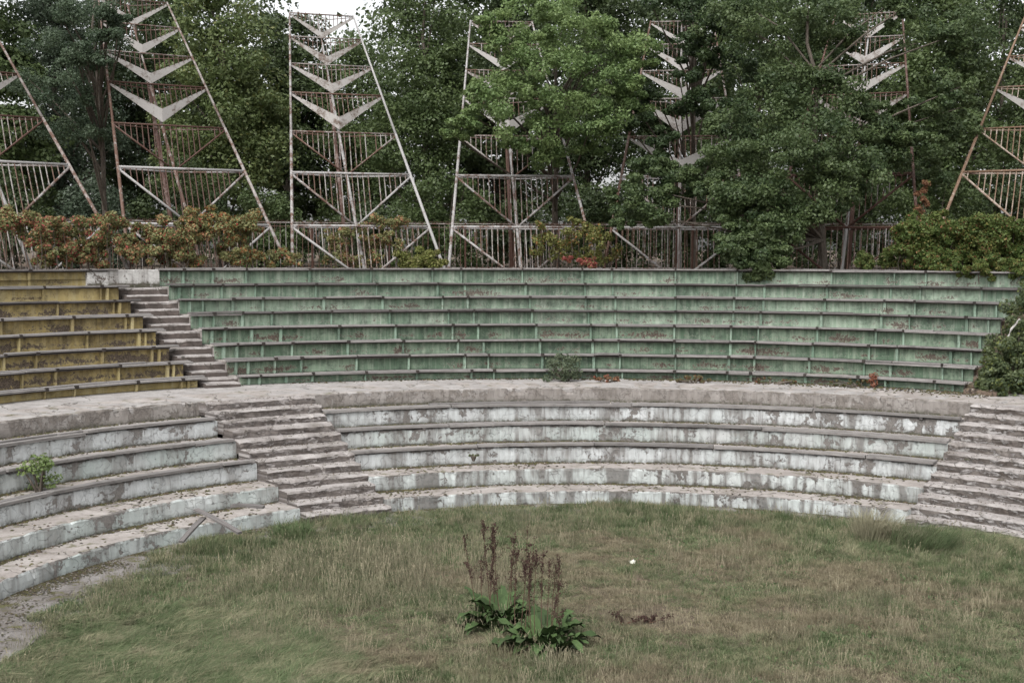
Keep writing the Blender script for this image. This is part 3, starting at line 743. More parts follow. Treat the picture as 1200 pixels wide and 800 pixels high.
dk = [(975, 25, 47, 1.1), (920, 20, 47, 1.0), (880, 45, 47, .9), (940, 65, 48, 1.0), (1110, 30, 48, .9), (1100, 95, 47, .55), (1095, 45, 47, .6), (1130, 70, 48, .7),
      (850, 20, 48, .8), (905, 95, 46, 1.0), (1100, 140, 47, .8), (1125, 115, 48, .5), (1070, 195, 49, .6),
      (880, 140, 45, .9), (930, 140, 45, 1.0), (985, 120, 45, .95), (1010, 128, 45, .45), (1040, 20, 47, .5), (985, 50, 47, .5), (860, 175, 44.5, .8), (905, 185, 44, .95), (955, 180, 44, 1.0), (1005, 170, 44.5, .95), (1045, 175, 45.5, .8), (1085, 175, 46, .7),
      (840, 200, 44.5, .7), (885, 225, 44, .9), (930, 230, 43.5, .9), (975, 215, 44, .8), (1030, 150, 46, .8), (1095, 210, 47, .55),
      (760, 195, 45.5, .55), (738, 215, 45.5, .5), (770, 225, 45.3, .55), (735, 245, 45.3, .5), (765, 255, 45, .45), (800, 205, 45.5, .5), (790, 230, 46, .3), (728, 262, 45, .3),
      (880, 265, 43.3, .7), (915, 275, 43, .6), (850, 250, 44, .5), (895, 300, 42.6, .45), (868, 295, 43, .35), (880, 320, 42.6, .4), (872, 305, 42.9, .5), (888, 310, 42.6, .45), (850, 285, 43.2, .5), (905, 290, 43, .5), (930, 255, 43.3, .7), (840, 235, 44, .7), (1010, 200, 44, .7), (965, 205, 43.6, .8), (910, 250, 43.2, .7), (870, 235, 43.6, .7), (1065, 160, 45, .5), (960, 95, 45.5, .8), (1105, 115, 46, .6), (872, 285, 43, .5), (820, 215, 45, .45), (965, 250, 43.5, .6), (835, 145, 46, .5)]
near_tree(b, at(940, 10, 47), dk, ((.034, .060, .024), (.115, .155, .06)), 'big dark green tree drooping over the top green row at right', 140, .125, 'bark', .17, sub=8)
b = at(812, 291, 52); b[2] = BANK
near_tree(b, at(806, -20, 52), [(822, 25, 50, .8), (800, 10, 50, .7), (815, 50, 49, .6), (810, 90, 49, .45), (830, 30, 49, .7), (812, 118, 49, .5), (792, 205, 47, .5), (775, 165, 48, .35), (850, 35, 50, .8), (822, 70, 49.5, .5), (800, 125, 49, .4), (830, 130, 48.5, .5), (780, 12, 51, .7), (865, 80, 50, .7), (775, 185, 48, .3), (745, 140, 49, .5), (750, 110, 50, .5)],
          ((.025, .045, .02), (.07, .105, .04)), 'slim dark stemmed tree growing through the fifth steel frame', 130, .13, 'bark', .14, sub=6)
b = at(128, 291, 50); b[2] = BANK
near_tree(b, at(118, -10, 50), [(128, 20, 47, .5), (112, 55, 47, .8), (100, 90, 47, .8), (140, 25, 47, .4), (135, 45, 46.5, .35), (80, 120, 48, .8), (95, 30, 48, .8), (120, 75, 46.5, .35), (60, 60, 49, .9), (70, 160, 49, .8), (110, 150, 49, .7), (40, 100, 50, .9)],
          ((.035, .06, .032), (.095, .13, .075)), 'feathery grey green tree brushing the left leg of the second steel frame', 150, .10, 'bark', .13, sub=7)

# ------------------------------------------------------------------ creepers on the railing
RED = ((.38, .10, .09), .20); ORG = ((.36, .18, .10), .22); OLV = ((.19, .18, .07), .2)
def creeper(clumps, label, pal, tints, n=170, size=.10, group='creepers growing over the railing', sub=6):
    c0 = np.mean([at(c[0], c[1], ringZ(c[0], c[2])) for c in clumps], 0); c0[2] = BANK
    root = empty('creeper', c0, 0, label, 'creeper', group); C = []; R = []; stems = []
    for (x, y, Z, r) in clumps:
        c = at(x, y, ringZ(x, Z))
        for _ in range(sub):
            q = c + rng.normal(size=3) * np.array([r * .7, r * .4, r * .6]); C.append(q); s = r * rng.uniform(.35, .9); R.append((s, s * .8, s * .8))
        stems.append(path_tube([(c[0] + rng.normal() * .1, c[1] + .15, BANK - .05), (c[0] + rng.normal() * .1, c[1] + .1, (c[2] + BANK) / 2), c], [.02, .015, .008], 5))
    V, F = merge(stems); mk('stem', V, F, M['bark'], root)
    crown('foliage', C, R, n, size, pal, root, M['creeper'], tints=tints, up=.25, inner=.2); return root
Zc = 26.0
def blobs(x0, x1, y0, y1, r, nx, ny, Z=Zc, drop=.0):
    out = []
    for i in range(nx):
        for j in range(ny):
            if rng.random() < drop: continue
            out.append((x0 + (x1 - x0) * (i + .5) / nx + rng.uniform(-5, 5), y0 + (y1 - y0) * (j + .5) / ny + rng.uniform(-4, 4), Z + rng.uniform(-.5, .4), r * rng.uniform(.75, 1.2)))
    return out
AUT = ((.15, .17, .07), (.26, .25, .12))
creeper(blobs(-5, 40, 254, 268, .3, 4, 1, 26.5) + blobs(40, 112, 260, 310, .24, 6, 4, drop=.35), 'autumn creeper with red patches on the railing left of the second steel frame', AUT, [RED, ORG, OLV])
creeper(blobs(112, 240, 257, 312, .24, 10, 5, drop=.38), 'dense orange and olive creeper hiding the foot of the second steel frame', AUT, [((.30, .055, .045), .08), ORG, OLV])
creeper(blobs(225, 300, 253, 275, .25, 6, 2) + blobs(238, 288, 270, 305, .22, 4, 3, drop=.3) + blobs(270, 330, 294, 312, .2, 5, 2, drop=.2), 'orange tinged creeper right of the second steel frame', AUT, [((.30, .055, .045), .05), ((.30, .15, .06), .25), OLV])
creeper(blobs(330, 350, 298, 312, .2, 2, 1) + blobs(385, 460, 272, 312, .22, 6, 4, 28.0, drop=.45) + [(440, 258, 28, .35), (455, 263, 28, .25), (470, 262, 28, .25)], 'sparse rusty creeper at the foot of the third steel frame', AUT, [ORG, OLV], n=110)
creeper(blobs(475, 512, 298, 312, .26, 4, 2), 'small yellow green creeper tuft beside the right leg of the third steel frame', ((.11, .13, .035), (.19, .2, .06)), [OLV])
creeper(blobs(632, 690, 258, 300, .24, 6, 4, 27.3, drop=.5) + blobs(690, 725, 275, 312, .24, 4, 3, 26.5, drop=.4), 'yellow green creeper on the right leg of the fourth steel frame', ((.10, .12, .035), (.19, .19, .06)), [OLV, ((.30, .15, .06), .08)], n=55)
creeper(blobs(668, 694, 304, 313, .12, 4, 1, 25.6), 'small bright red creeper patch above the top green row', ((.25, .07, .06), (.34, .13, .10)), [RED, ((.16, .17, .06), .12)], n=90)
creeper(blobs(1000, 1045, 298, 312, .18, 5, 2, 26.3, drop=.3), 'low green creeper fringe left of the creeper hedge', ((.07, .10, .03), (.12, .16, .05)), [OLV])
hed = blobs(1050, 1215, 264, 306, .36, 13, 5, 25.6) + blobs(1065, 1215, 258, 266, .28, 10, 1, 25.9) + blobs(1085, 1215, 304, 322, .17, 14, 2, 23.75, drop=.25)
creeper(hed, 'thick green creeper hedge spilling over the top row at the right', ((.05, .085, .022), (.125, .155, .045)), [((.20, .10, .05), .05), ((.17, .15, .05), .12)], n=190, size=.10)
creeper([(1079, y, 27.3, .16) for y in range(216, 252, 6)], 'reddish brown creeper strand hanging above the creeper hedge', ((.14, .075, .04), (.24, .12, .07)), [((.12, .13, .04), .15)], n=120, sub=2)

# ------------------------------------------------------------------ plants on the terraces
def bush(x, ytop, Z, zb, wid, pal, label, k, n, size, tints=None, name='bush', cat='bush', deep=.35):
    return shrub(x, ytop, Z, wid, pal, label, n=n, k=k, size=size, name=name, zb=zb, tints=tints, group=None, cat=cat, deep=deep)
bush(662, 412, 35.8, WALK, .55, ((.07, .095, .055), (.14, .165, .10)), 'dark grey green bush growing out of the lowest green row', 30, 42, .085)
C = [(1192, 382, 34.4, .4), (1180, 402, 34, .45), (1166, 428, 33.4, .4), (1158, 445, 33, .35), (1208, 372, 34.6, .4), (1200, 395, 34, .5), (1190, 412, 33.6, .5), (1205, 425, 33.4, .7), (1180, 432, 33.2, .45), (1190, 445, 33, .5), (1172, 425, 33.5, .25), (1222, 365, 34.5, .6), (1160, 452, 32.8, .22), (1178, 455, 32.6, .32), (1210, 345, 35.5, .4), (1215, 395, 34, .8), (1222, 440, 33, .8), (1230, 350, 35, .8)]
root = empty('bush', at(1195, 462, 33) * (1, 1, 0) + (0, 0, WALK), 0, 'large sprawling green bush covering the right end of the green rows', 'bush')
Cc = []; Rr = []
for (x, y, Z, r) in C:
    for _ in range(6): Cc.append(at(x, y, Z) + rng.normal(size=3) * r * .45); s = r * rng.uniform(.35, .6); Rr.append((s, s, s * .7))
b0 = at(1195, 462, 33.4); b0[2] = WALK
V, F = merge([path_tube([b0, (b0 + np.array(c)) / 2 + (0, 0, .15), c], [.04, .025, .01], 5) for c in Cc[::4]]); mk('stem', V, F, M['bark'], root)
crown('foliage', Cc, Rr, 230, .095, ((.045, .07, .03), (.125, .15, .07)), root, tints=[((.13, .15, .04), .12)])
bush(40, 536, 25.3, ZG[2], .34, ((.10, .15, .05), (.20, .26, .09)), 'small bright green sapling on a left concrete bench', 14, 46, .08, name='sapling', cat='sapling', deep=.2)
for (x, Z, w_, col_, lb) in [(712, 35.6, .38, ((.16, .09, .05), (.26, .15, .08)), 'low red and orange weeds beside the dark grey green bush'),
                          (815, 35.4, .5, ((.11, .10, .05), (.20, .16, .08)), 'brownish weeds at the foot of the lowest green row, right of centre'),
                          (905, 35.2, .7, ((.08, .10, .045), (.16, .15, .07)), 'low mixed weeds along the lowest green row, between the brownish weeds and the leaning red weed'),
                          (1010, 34.6, .9, ((.07, .09, .035), (.15, .13, .06)), 'mossy weeds in front of the right end of the lowest green row')]:
    bush(x, 437 if w_ < .6 else 442, Z, WALK, w_, col_, lb, 16, 60, .06, name='weeds', cat='weeds', tints=[((.28, .07, .05), .10)], deep=.15)
bush(1028, 436, 34.4, WALK, .16, ((.20, .08, .05), (.30, .13, .08)), 'reddish weed leaning on the lowest green seat near the right', 8, 60, .06, name='weeds', cat='weeds', tints=None, deep=.1)
bush(555, 533, 29.8, ZG[2] + 0, .12, ((.10, .12, .05), (.17, .2, .09)), 'tiny grass tuft on the third lowest centre bench', 6, 30, .06, name='weeds', cat='weeds', deep=.08)
bush(1105, 462, 33, WALK, .7, ((.08, .085, .04), (.15, .13, .06)), 'brown green weeds in front of the littered stairs at right', 18, 70, .06, name='weeds', cat='weeds', tints=[((.2, .08, .05), .1)], deep=.3)

# bent white pipe by the big bush
pts = [at(1196, 372, 33.6), at(1186, 384, 33.6), at(1183, 392, 33.6), at(1186, 400, 33.7), at(1187, 412, 34)]
V, F = path_tube(pts, [.032] * 5, 8); o = mk('pipe', V, F, M['plate']); tag(o, 'bent white pipe sticking out of the big bush at the right', 'pipe')

# broken boards lying on the lowest left bench
def board(p, q, wd_, th, label):
    p, q = np.array(p), np.array(q); d = (q - p); d /= np.linalg.norm(d); s = np.cross(d, (0, 0, 1)); s /= np.linalg.norm(s); u = np.cross(s, d)
    V = []; 
    ends = (0, .33, .66, 1.)
    for t in ends:
        c = p + (q - p) * t + u * .02 * sin(t * 3); w2 = wd_ * (1 - .15 * t)
        for a, b_ in ((-1, -1), (1, -1), (1, 1), (-1, 1)): V.append(c + s * a * w2 / 2 + u * b_ * th / 2 + rng.normal(size=3) * .004)
    F = []
    for i in range(3):
        for j in range(4): F.append((i * 4 + j, i * 4 + (j + 1) % 4, (i + 1) * 4 + (j + 1) % 4, (i + 1) * 4 + j))
    F += [(3, 2, 1, 0), (12, 13, 14, 15)]
    uv = []
    for f in F[:12]: uv += [(V[k][0], (k % 4) * .2) for k in f]
    uv += [(0, 0)] * 8
    o = mk('board', V, F, M['wood_dark'], uv=uv); tag(o, label, 'board'); return o
board(at(225, 601, 24.35), at(277, 629, 23.6), .13, .04, 'long broken grey board leaning off the lowest left bench onto the grass')
board(at(234, 611, 24.2), at(207, 640, 23.3), .12, .035, 'short broken board propped in front of the lowest left bench')
board(at(268, 596, 24.7), at(306, 598, 24.6), .15, .05, 'dark rotten board lying flat on the left bench near the stairs')

# ------------------------------------------------------------------ debris, moss and leaf litter on the treads (uncountable)
def debris():
    V = []; F = []; col = []
    def put(c, s, nrm, colr, thick=.3):
        # little lump: squashed pyramid of 5 verts
        o = len(V); a = rng.random() * pi; x = np.array([cos(a), sin(a), 0]) * s; y = np.array([-sin(a), cos(a), 0]) * s * rng.uniform(.5, 1)
        for v in (c - x - y, c + x - y, c + x + y, c - x + y, c + np.array([0, 0, s * thick])): V.append(v)
        F.extend([(o, o + 1, o + 4), (o + 1, o + 2, o + 4), (o + 2, o + 3, o + 4), (o + 3, o, o + 4)])
        col.extend([colr] * 5)
    cols = [(.055, .052, .024), (.075, .068, .028), (.09, .068, .045), (.065, .048, .036), (.04, .035, .026), (.26, .24, .22)]
    pw = [.34, .2, .12, .12, .19, .03]
    for k in range(5):
        for (a0, a1) in ((-1.6, LA0), (LA1, LB)):
            L = (a1 - a0) * RG[k]; n = int(L * (260 if k < 3 else 110)); cen = rng.uniform(a0, a1, max(3, int(L * .8)))
            for _ in range(n):
                a = np.clip(rng.choice(cen) + rng.normal() * .03, a0, a1) if rng.random() < .7 else rng.uniform(a0, a1)
                r = RG[k] + (.9 - abs(rng.normal()) * .06 if rng.random() < .93 else rng.uniform(.05, .9)) - .01
                put(P(a, r, 0, ZG[k] + .003), rng.uniform(.012, .042), None, np.array(cols[rng.choice(6, p=pw)]) * rng.uniform(.7, 1.3), rng.uniform(.3, .8))
    for _ in range(22000):      # foot of the lowest step and along the paved strip
        a = rng.uniform(-1.7, .95); r = 10 - abs(rng.normal()) * .28 - .01 if rng.random() < .8 else rng.uniform(8.7, 10)
        put(P(a, r, 0, .052), rng.uniform(.006, .024), None, np.array(cols[rng.choice(6, p=pw)]) * rng.uniform(.6, 1.1), .35)
    for _ in range(2600):      # walkway edge below green rows at the right and on the littered stairs
        a = rng.uniform(-.6, .66); 
        if rng.random() > (a + .6) / 1.2: continue
        put(P(a, 16.84 + .12 - abs(rng.normal()) * (.15 + max(0, a) * .6), 1, WALK + .005), rng.uniform(.012, .04), None, np.array(cols[rng.choice(6, p=pw)]) * rng.uniform(.7, 1.3), .9)
    for _ in range(2500):
        a = rng.uniform(UB + .004, .666); k = rng.integers(0, 7); h = rng.integers(0, 2); zb = WALK if k == 0 else TZ[k - 1] - .14; zt = TZ[k] - .14 if k else TZ[0] - .11
        put(P(a, TR[k] - .13 + h * .48 + rng.uniform(.02, .45), 1, zb + (zt - zb) * (h + 1) / 2 + .034), rng.uniform(.012, .045), None, np.array(cols[rng.choice([2, 3, 4, 0, 5], p=[.3, .3, .2, .1, .1])]) * rng.uniform(.7, 1.4), .6)
    # stairs
    for (a0, a1, n) in ((LA0, LA1, 1500), (LB, 1.0, 1800)):
        for _ in range(n):
            i = rng.integers(0, 12); r = 9.75 + i * 4.75 / 12; a = rng.uniform(a0, a1)
            put(P(a, r + rng.uniform(.1, .38), 0, .05 + (i + 1) * 2.285 / 12 + .003), rng.uniform(.006, .022), None, np.array(cols[rng.choice([2, 3, 4, 0, 5], p=[.2, .15, .15, .1, .4])]) * rng.uniform(.8, 1.3), .6)
    N = NT('debris', 1); N.col(N.n('ShaderNodeAttribute', attribute_name='Col').outputs[0])
    o = mk('leaf_litter', V, F, N.m, None, col=np.array(col)); tag(o, 'moss, leaf litter and crumbs lying along the concrete steps', 'litter', kind='stuff')
debris()
# loose pale chunks on the right stairs
def chunk(p, s, label):
    V = []; F = []
    for i in range(3):
        for j in range(6):
            t = j * pi / 3; rr = s * (1, .95, .5)[i] * rng.uniform(.8, 1.15); V.append((p[0] + rr * cos(t) * 1.5, p[1] + rr * sin(t), p[2] + s * (0, .45, .8)[i]))
    for i in range(2):
        for j in range(6): F.append((i * 6 + j, i * 6 + (j + 1) % 6, (i + 1) * 6 + (j + 1) % 6, (i + 1) * 6 + j))
    F += [tuple(range(12, 18)), (5, 4, 3, 2, 1, 0)]
    o = mk('stone', V, F, M['white_wall']); tag(o, label, 'stone')
def on_stair(a, i, f=.25): r = 9.85 + (i + f) * 4.65 / 12; return P(a, r, 0, .05 + (i + 1) * 2.285 / 12 - .01)
chunk(on_stair(.80, 4, .5), .055, 'white rounded stone lying mid height on the right stairs')
chunk(on_stair(.76, 1, .5), .045, 'small flat pale stone near the foot of the right stairs')
chunk(P(.72, 12.0, 0, 1.30), .05, 'pale broken lump beside the left edge of the right stairs')

# ------------------------------------------------------------------ grass
def m_blade(name, dry):
    N = NT(name, .7); N.b.inputs['Specular IOR Level'].default_value = .1; p = N.pos(); x, y, z = N.sep(p)
    n = N.noise(N.comb(x, N.math('MULTIPLY', y, 1.5), 0), .3, 7, .72); n2 = N.ramp(N.noise(p, 2.6, 7, .8), .36, .64); r = N.rnd()
    edge = N.ramp(N.n('ShaderNodeVectorMath', {0: N.comb(x, y, 0)}, operation='LENGTH').outputs['Value'], 6.0, 9.0)
    left = N.ramp(x, -1., -7.5)
    gsum = N.math('ADD', N.math('ADD', n, N.math('MULTIPLY', edge, .10)), N.math('MULTIPLY', left, .10))
    grn = N.mix(n2, (.070, .108, .045), (.125, .162, .08)); brn = N.mix(n2, (.15, .125, .082), (.235, .202, .138))
    c = N.mix(N.ramp(gsum, .455, .545), brn, grn); c = N.mix(N.ramp(N.noise(p, .9, 5, .75), .52, .66, 0, .7), c, (.075, .085, .045)); c = N.mix(N.ramp(N.noise(N.comb(y, x, 3), 1.3, 5, .75), .54, .68, 0, .7), c, (.27, .24, .165))
    c = N.mix(N.ramp(N.math('ADD', r, N.math('MULTIPLY', n2, .3)), .55, 1.0, 0, .7), c, (.19, .17, .11) if not dry else (.26, .225, .155))
    if dry: c = N.mix(.6, c, (.24, .21, .15))
    f = N.ramp(r, 0, 1, .6, 1.4); c = N.n('ShaderNodeVectorMath', {0: c, 1: N.comb(f, f, f)}, operation='MULTIPLY').outputs[0]
    c = N.n('ShaderNodeVectorMath', {0: c, 1: (1, 1, 1)}, operation='MULTIPLY').outputs[0]
    N.col(c); return N.m
N = NT('broad_weed', .6); N.col(hsv_jit(N, N.mix(N.noise(N.pos(), 4, 3), (.045, .085, .032), (.09, .13, .05)), .3)); M['weed'] = N.m
M['blade'] = m_blade('grass_blades', False); M['dry'] = m_blade('dry_grass', True)
def tuft(name, nb, h, spread, lean, wd_, mat, comb=0.):
    V = []; F = []
    for _ in range(nb):
        a = rng.random() * 2 * pi; r = spread * math.sqrt(rng.random()); b_ = np.array([r * cos(a), r * sin(a), -.01])
        hh = h * rng.uniform(.5, 1.15); d = np.array([cos(a), sin(a), 0]) * lean * rng.uniform(.2, 1.2) + rng.normal(size=3) * (lean * .5, lean * .5, 0) + np.array([comb, 0, 0])
        w = rng.normal(size=2); w = np.array([w[0], w[1], 0]); w /= np.linalg.norm(w); w *= wd_ * rng.uniform(.6, 1.2)
        m = b_ + d * hh * .4 + np.array([0, 0, hh * .62]); t = b_ + d * hh * 1.15 + np.array([0, 0, hh * (1 - .35 * min(1.5, np.linalg.norm(d)))])
        o = len(V); V += [b_ - w, b_ + w, m - w * .8, m + w * .8, t]; F += [(o, o + 1, o + 3, o + 2), (o + 2, o + 3, o + 4)]
    me = mesh(name, V, F, (mat,)); return me
def scatter(name, tufts, pts, rot, scl, idx, label, cat):
    c = bpy.data.collections.new(name + '_sources')
    for i, me in enumerate(tufts): c.objects.link(bpy.data.objects.new(f'{name}_tuft_{i:02d}', me))
    me = bpy.data.meshes.new(name); me.vertices.add(len(pts)); me.vertices.foreach_set('co', np.asarray(pts, np.float32).ravel())
    for nm, tp, dat, key in (('rot', 'FLOAT_VECTOR', rot, 'vector'), ('scl', 'FLOAT_VECTOR', scl, 'vector'), ('idx', 'INT', idx, 'value')):
        a = me.attributes.new(nm, tp, 'POINT'); a.data.foreach_set(key, np.asarray(dat, np.int32 if tp == 'INT' else np.float32).ravel())
    o = link(name, me); tag(o, label, cat, kind='stuff')
    g = bpy.data.node_groups.new(name, 'GeometryNodeTree')
    g.interface.new_socket('Geometry', in_out='INPUT', socket_type='NodeSocketGeometry'); g.interface.new_socket('Geometry', in_out='OUTPUT', socket_type='NodeSocketGeometry')
    gi = g.nodes.new('NodeGroupInput'); go = g.nodes.new('NodeGroupOutput'); ip = g.nodes.new('GeometryNodeInstanceOnPoints')
    ci = g.nodes.new('GeometryNodeCollectionInfo'); ci.inputs[0].default_value = c; ci.inputs[1].default_value = True; ci.inputs[2].default_value = True
    g.links.new(gi.outputs[0], ip.inputs['Points']); g.links.new(ci.outputs[0], ip.inputs['Instance']); ip.inputs['Pick Instance'].default_value = True
    for nm, tp, sk in (('idx', 'INT', 'Instance Index'), ('rot', 'FLOAT_VECTOR', 'Rotation'), ('scl', 'FLOAT_VECTOR', 'Scale')):
        at_ = g.nodes.new('GeometryNodeInputNamedAttribute'); at_.data_type = tp; at_.inputs[0].default_value = nm; g.links.new(at_.outputs[0], ip.inputs[sk])
    g.links.new(ip.outputs[0], go.inputs[0])
    md = o.modifiers.new('scatter', 'NODES'); md.node_group = g
    return o
def vnoise(x, y, sc, seed):
    r = np.random.default_rng(seed); G = r.random((64, 64)); x = x * sc + 31; y = y * sc + 31
    i = np.floor(x).astype(int); j = np.floor(y).astype(int); fx = x - i; fy = y - j; fx = fx * fx * (3 - 2 * fx); fy = fy * fy * (3 - 2 * fy)
    g = lambda a, b_: G[a % 64, b_ % 64]
    return (g(i, j) * (1 - fx) + g(i + 1, j) * fx) * (1 - fy) + (g(i, j + 1) * (1 - fx) + g(i + 1, j + 1) * fx) * fy
tf = [tuft('grass', 40, .12, .13, .55, .0036, M['blade']) for _ in range(5)] + [tuft('grass', 34, .22, .12, .28, .0038, M['blade']) for _ in range(4)] + [tuft('grass', 60, .32, .15, .5, .0042, M['blade'], .75) for _ in range(3)] + [tuft('grass', 14, .11, .08, .95, .017, M['weed']) for _ in range(2)]
N_ = 66000; a = rng.uniform(-pi, pi, N_); r = 12.2 * np.sqrt(rng.random(N_)); x = r * np.sin(a); y = r * np.cos(a)
keep = y > -4.5; x, y, a, r = x[keep], y[keep], a[keep], r[keep]
lim = 9.72 - 1.05 * np.clip((-a - .95) / .42, 0, 1)**1.3 + s_low(a) + (vnoise(x, y, 1.2, 3) - .5) * .7
keep = r < lim; x, y, a, r = x[keep], y[keep], a[keep], r[keep]
hn = vnoise(x, y, .35, 5) * .6 + vnoise(x, y, 1.1, 9) * .4
edge = np.clip((r - s_low(a) - 7.0) / 2.2, 0, 1); combm = np.clip((-x - 4.6) / 1.2, 0, 1) * np.clip((1.4 - y + 2.2 * (vnoise(x, y, .5, 33) - .5)) / 1.6, 0, 1)
combm2 = np.exp(-(((x - 7.0) / 1.6)**2 + ((y - 5.9) / .6)**2))
hgt = .32 + .85 * hn**1.8 + .5 * edge * hn
idx = np.where(rng.random(len(x)) < (.25 + .5 * edge), rng.integers(5, 9, len(x)), rng.integers(0, 5, len(x)))
cm = rng.random(len(x)) < np.maximum(combm * .85, combm2 * .9); idx = np.where(cm, rng.integers(9, 12, len(x)), idx)
idx = np.where((rng.random(len(x)) < .22 * np.clip(vnoise(x, y, .8, 77) * 2.6 - 1.2, 0, 1)) & ~cm, rng.integers(12, 14, len(x)), idx)
rz = np.where(cm, .3 + 1.4 * (vnoise(x, y, .5, 12) - .5) + rng.normal(size=len(x)) * .45, rng.uniform(0, 2 * pi, len(x)))
rot = np.c_[rng.normal(size=len(x)) * .08, rng.normal(size=len(x)) * .08, rz]
# bare patch in the middle
bare = np.exp(-(((x + .2) / 1.1)**2 + ((y - .9) / .8)**2)) + .7 * np.exp(-(((x - 1.9) / .7)**2 + ((y - 1.4) / .35)**2)) + np.clip(vnoise(x, y, .9, 55) - .72, 0, 1) * 2.2; bare = np.clip(bare, 0, 1); keep = rng.random(len(x)) > bare * .8; hgt = hgt * (1 - .45 * bare)
s1 = rng.uniform(.8, 1.25, len(x)); scl = np.c_[s1, s1, hgt * rng.uniform(.75, 1.2, len(x))]
scatter('grass', tf, np.c_[x, y, 0 * x][keep], rot[keep], scl[keep], idx[keep], 'uneven green and dry grass covering the round arena floor', 'grass')
# taller dry stalks with seed heads
def stalks(nb, h):
    V = []; F = []
    for _ in range(nb):
        b_ = np.array([*rng.normal(size=2) * .10, 0]); hh = h * rng.uniform(.6, 1.1); d = np.array([*rng.normal(size=2) * .22, 1.]); t = b_ + d * hh
        v, f = path_tube([b_, (b_ + t) / 2 + (*rng.normal(size=2) * .01, 0), t], [.0028, .0024, .0016], 3); o = len(V); V += v; F += [tuple(i + o for i in q) for q in f]
        for _ in range(6):
            c = t + (b_ - t) * rng.random() * .22; u = rng.normal(size=3) * .005; w = np.array([0, 0, .014]); o = len(V); V += [c - u, c + w, c + u, c - w]; F += [(o, o + 1, o + 2, o + 3)]
    return mesh('dry_stalks', V, F, (M['dry'],))
ts = [stalks(10, .38) for _ in range(4)]
N_ = 14000; a = rng.uniform(-pi, pi, N_); r = 11.8 * np.sqrt(rng.random(N_)); x = r * np.sin(a); y = r * np.cos(a)
k = (y > -4) & (rng.random(N_) < .12 + .9 * np.clip(vnoise(x, y, .6, 21) - .35, 0, 1) + .5 * np.exp(-(((x - 6.2) / .9)**2 + ((y - 6.6) / .6)**2)) + 1.0 * np.exp(-(((x + 5.5) / 2.2)**2 + ((y - 3.6) / 2.2)**2)))
k &= r < 9.66 + s_low(a) - 1.05 * np.clip((-a - .95) / .42, 0, 1)**1.3; x, y = x[k], y[k]
s1 = rng.uniform(.4, 1.0, len(x)) * (1 + .55 * np.exp(-(((x + 5.5) / 2.2)**2 + ((y - 3.6) / 2.2)**2))); scatter('dry_grass', ts, np.c_[x, y, 0 * x], np.c_[0 * x, 0 * x, rng.uniform(0, 6.28, len(x))], np.c_[s1, s1, s1 * rng.uniform(.6, 1.1, len(x))], rng.integers(0, 4, len(x)), 'thin straw coloured seed stalks standing in the grass', 'dry grass')
# the tall pale clump in front of the right steps
def clump(c, n, h, spr, lean, label, mat, comb=0):
    me = tuft('grass_clump', n, h, spr, lean, .006, mat, comb); me.name = 'grass_clump'; o = link('grass_clump', me, None, c); tag(o, label, 'grass clump'); return o
clump(at(1030, 640, 26.0) * (1, 1, 0), 900, .72, .42, .50, 'tall pale grass clump before the right steps', M['dry'], .25)
clump(at(1085, 652, 25.3) * (1, 1, 0), 1100, .55, .6, .6, 'low green grass mound right of the tall pale clump', M['blade'], .6)
clump(at(1175, 655, 25.0) * (1, 1, 0), 350, .30, .3, .6, 'dark green grass clump at the right edge of the arena', M['blade'], .3)
clump(at(340, 620, 26.0) * (1, 1, 0), 500, .42, .45, .4, 'upright tall grass clump at the foot of the wide stairs', M['blade'])
clump(at(905, 610, 28) * (1, 1, 0), 300, .22, .5, .5, 'green grass clump under the centre bench right of the middle', M['blade'])

clump(at(600, 785, 18.6) * (1, 1, 0), 260, .30, .40, .5, 'thin grass clump in front of the left dock plant', M['blade'])
clump(at(650, 800, 18.0) * (1, 1, 0), 260, .26, .40, .5, 'thin pale grass clump in front of the right dock plant', M['dry'])
clump(at(535, 742, 20.3) * (1, 1, 0), 300, .20, .40, .6, 'low brown grass clump left of the dock plants', M['dry'])
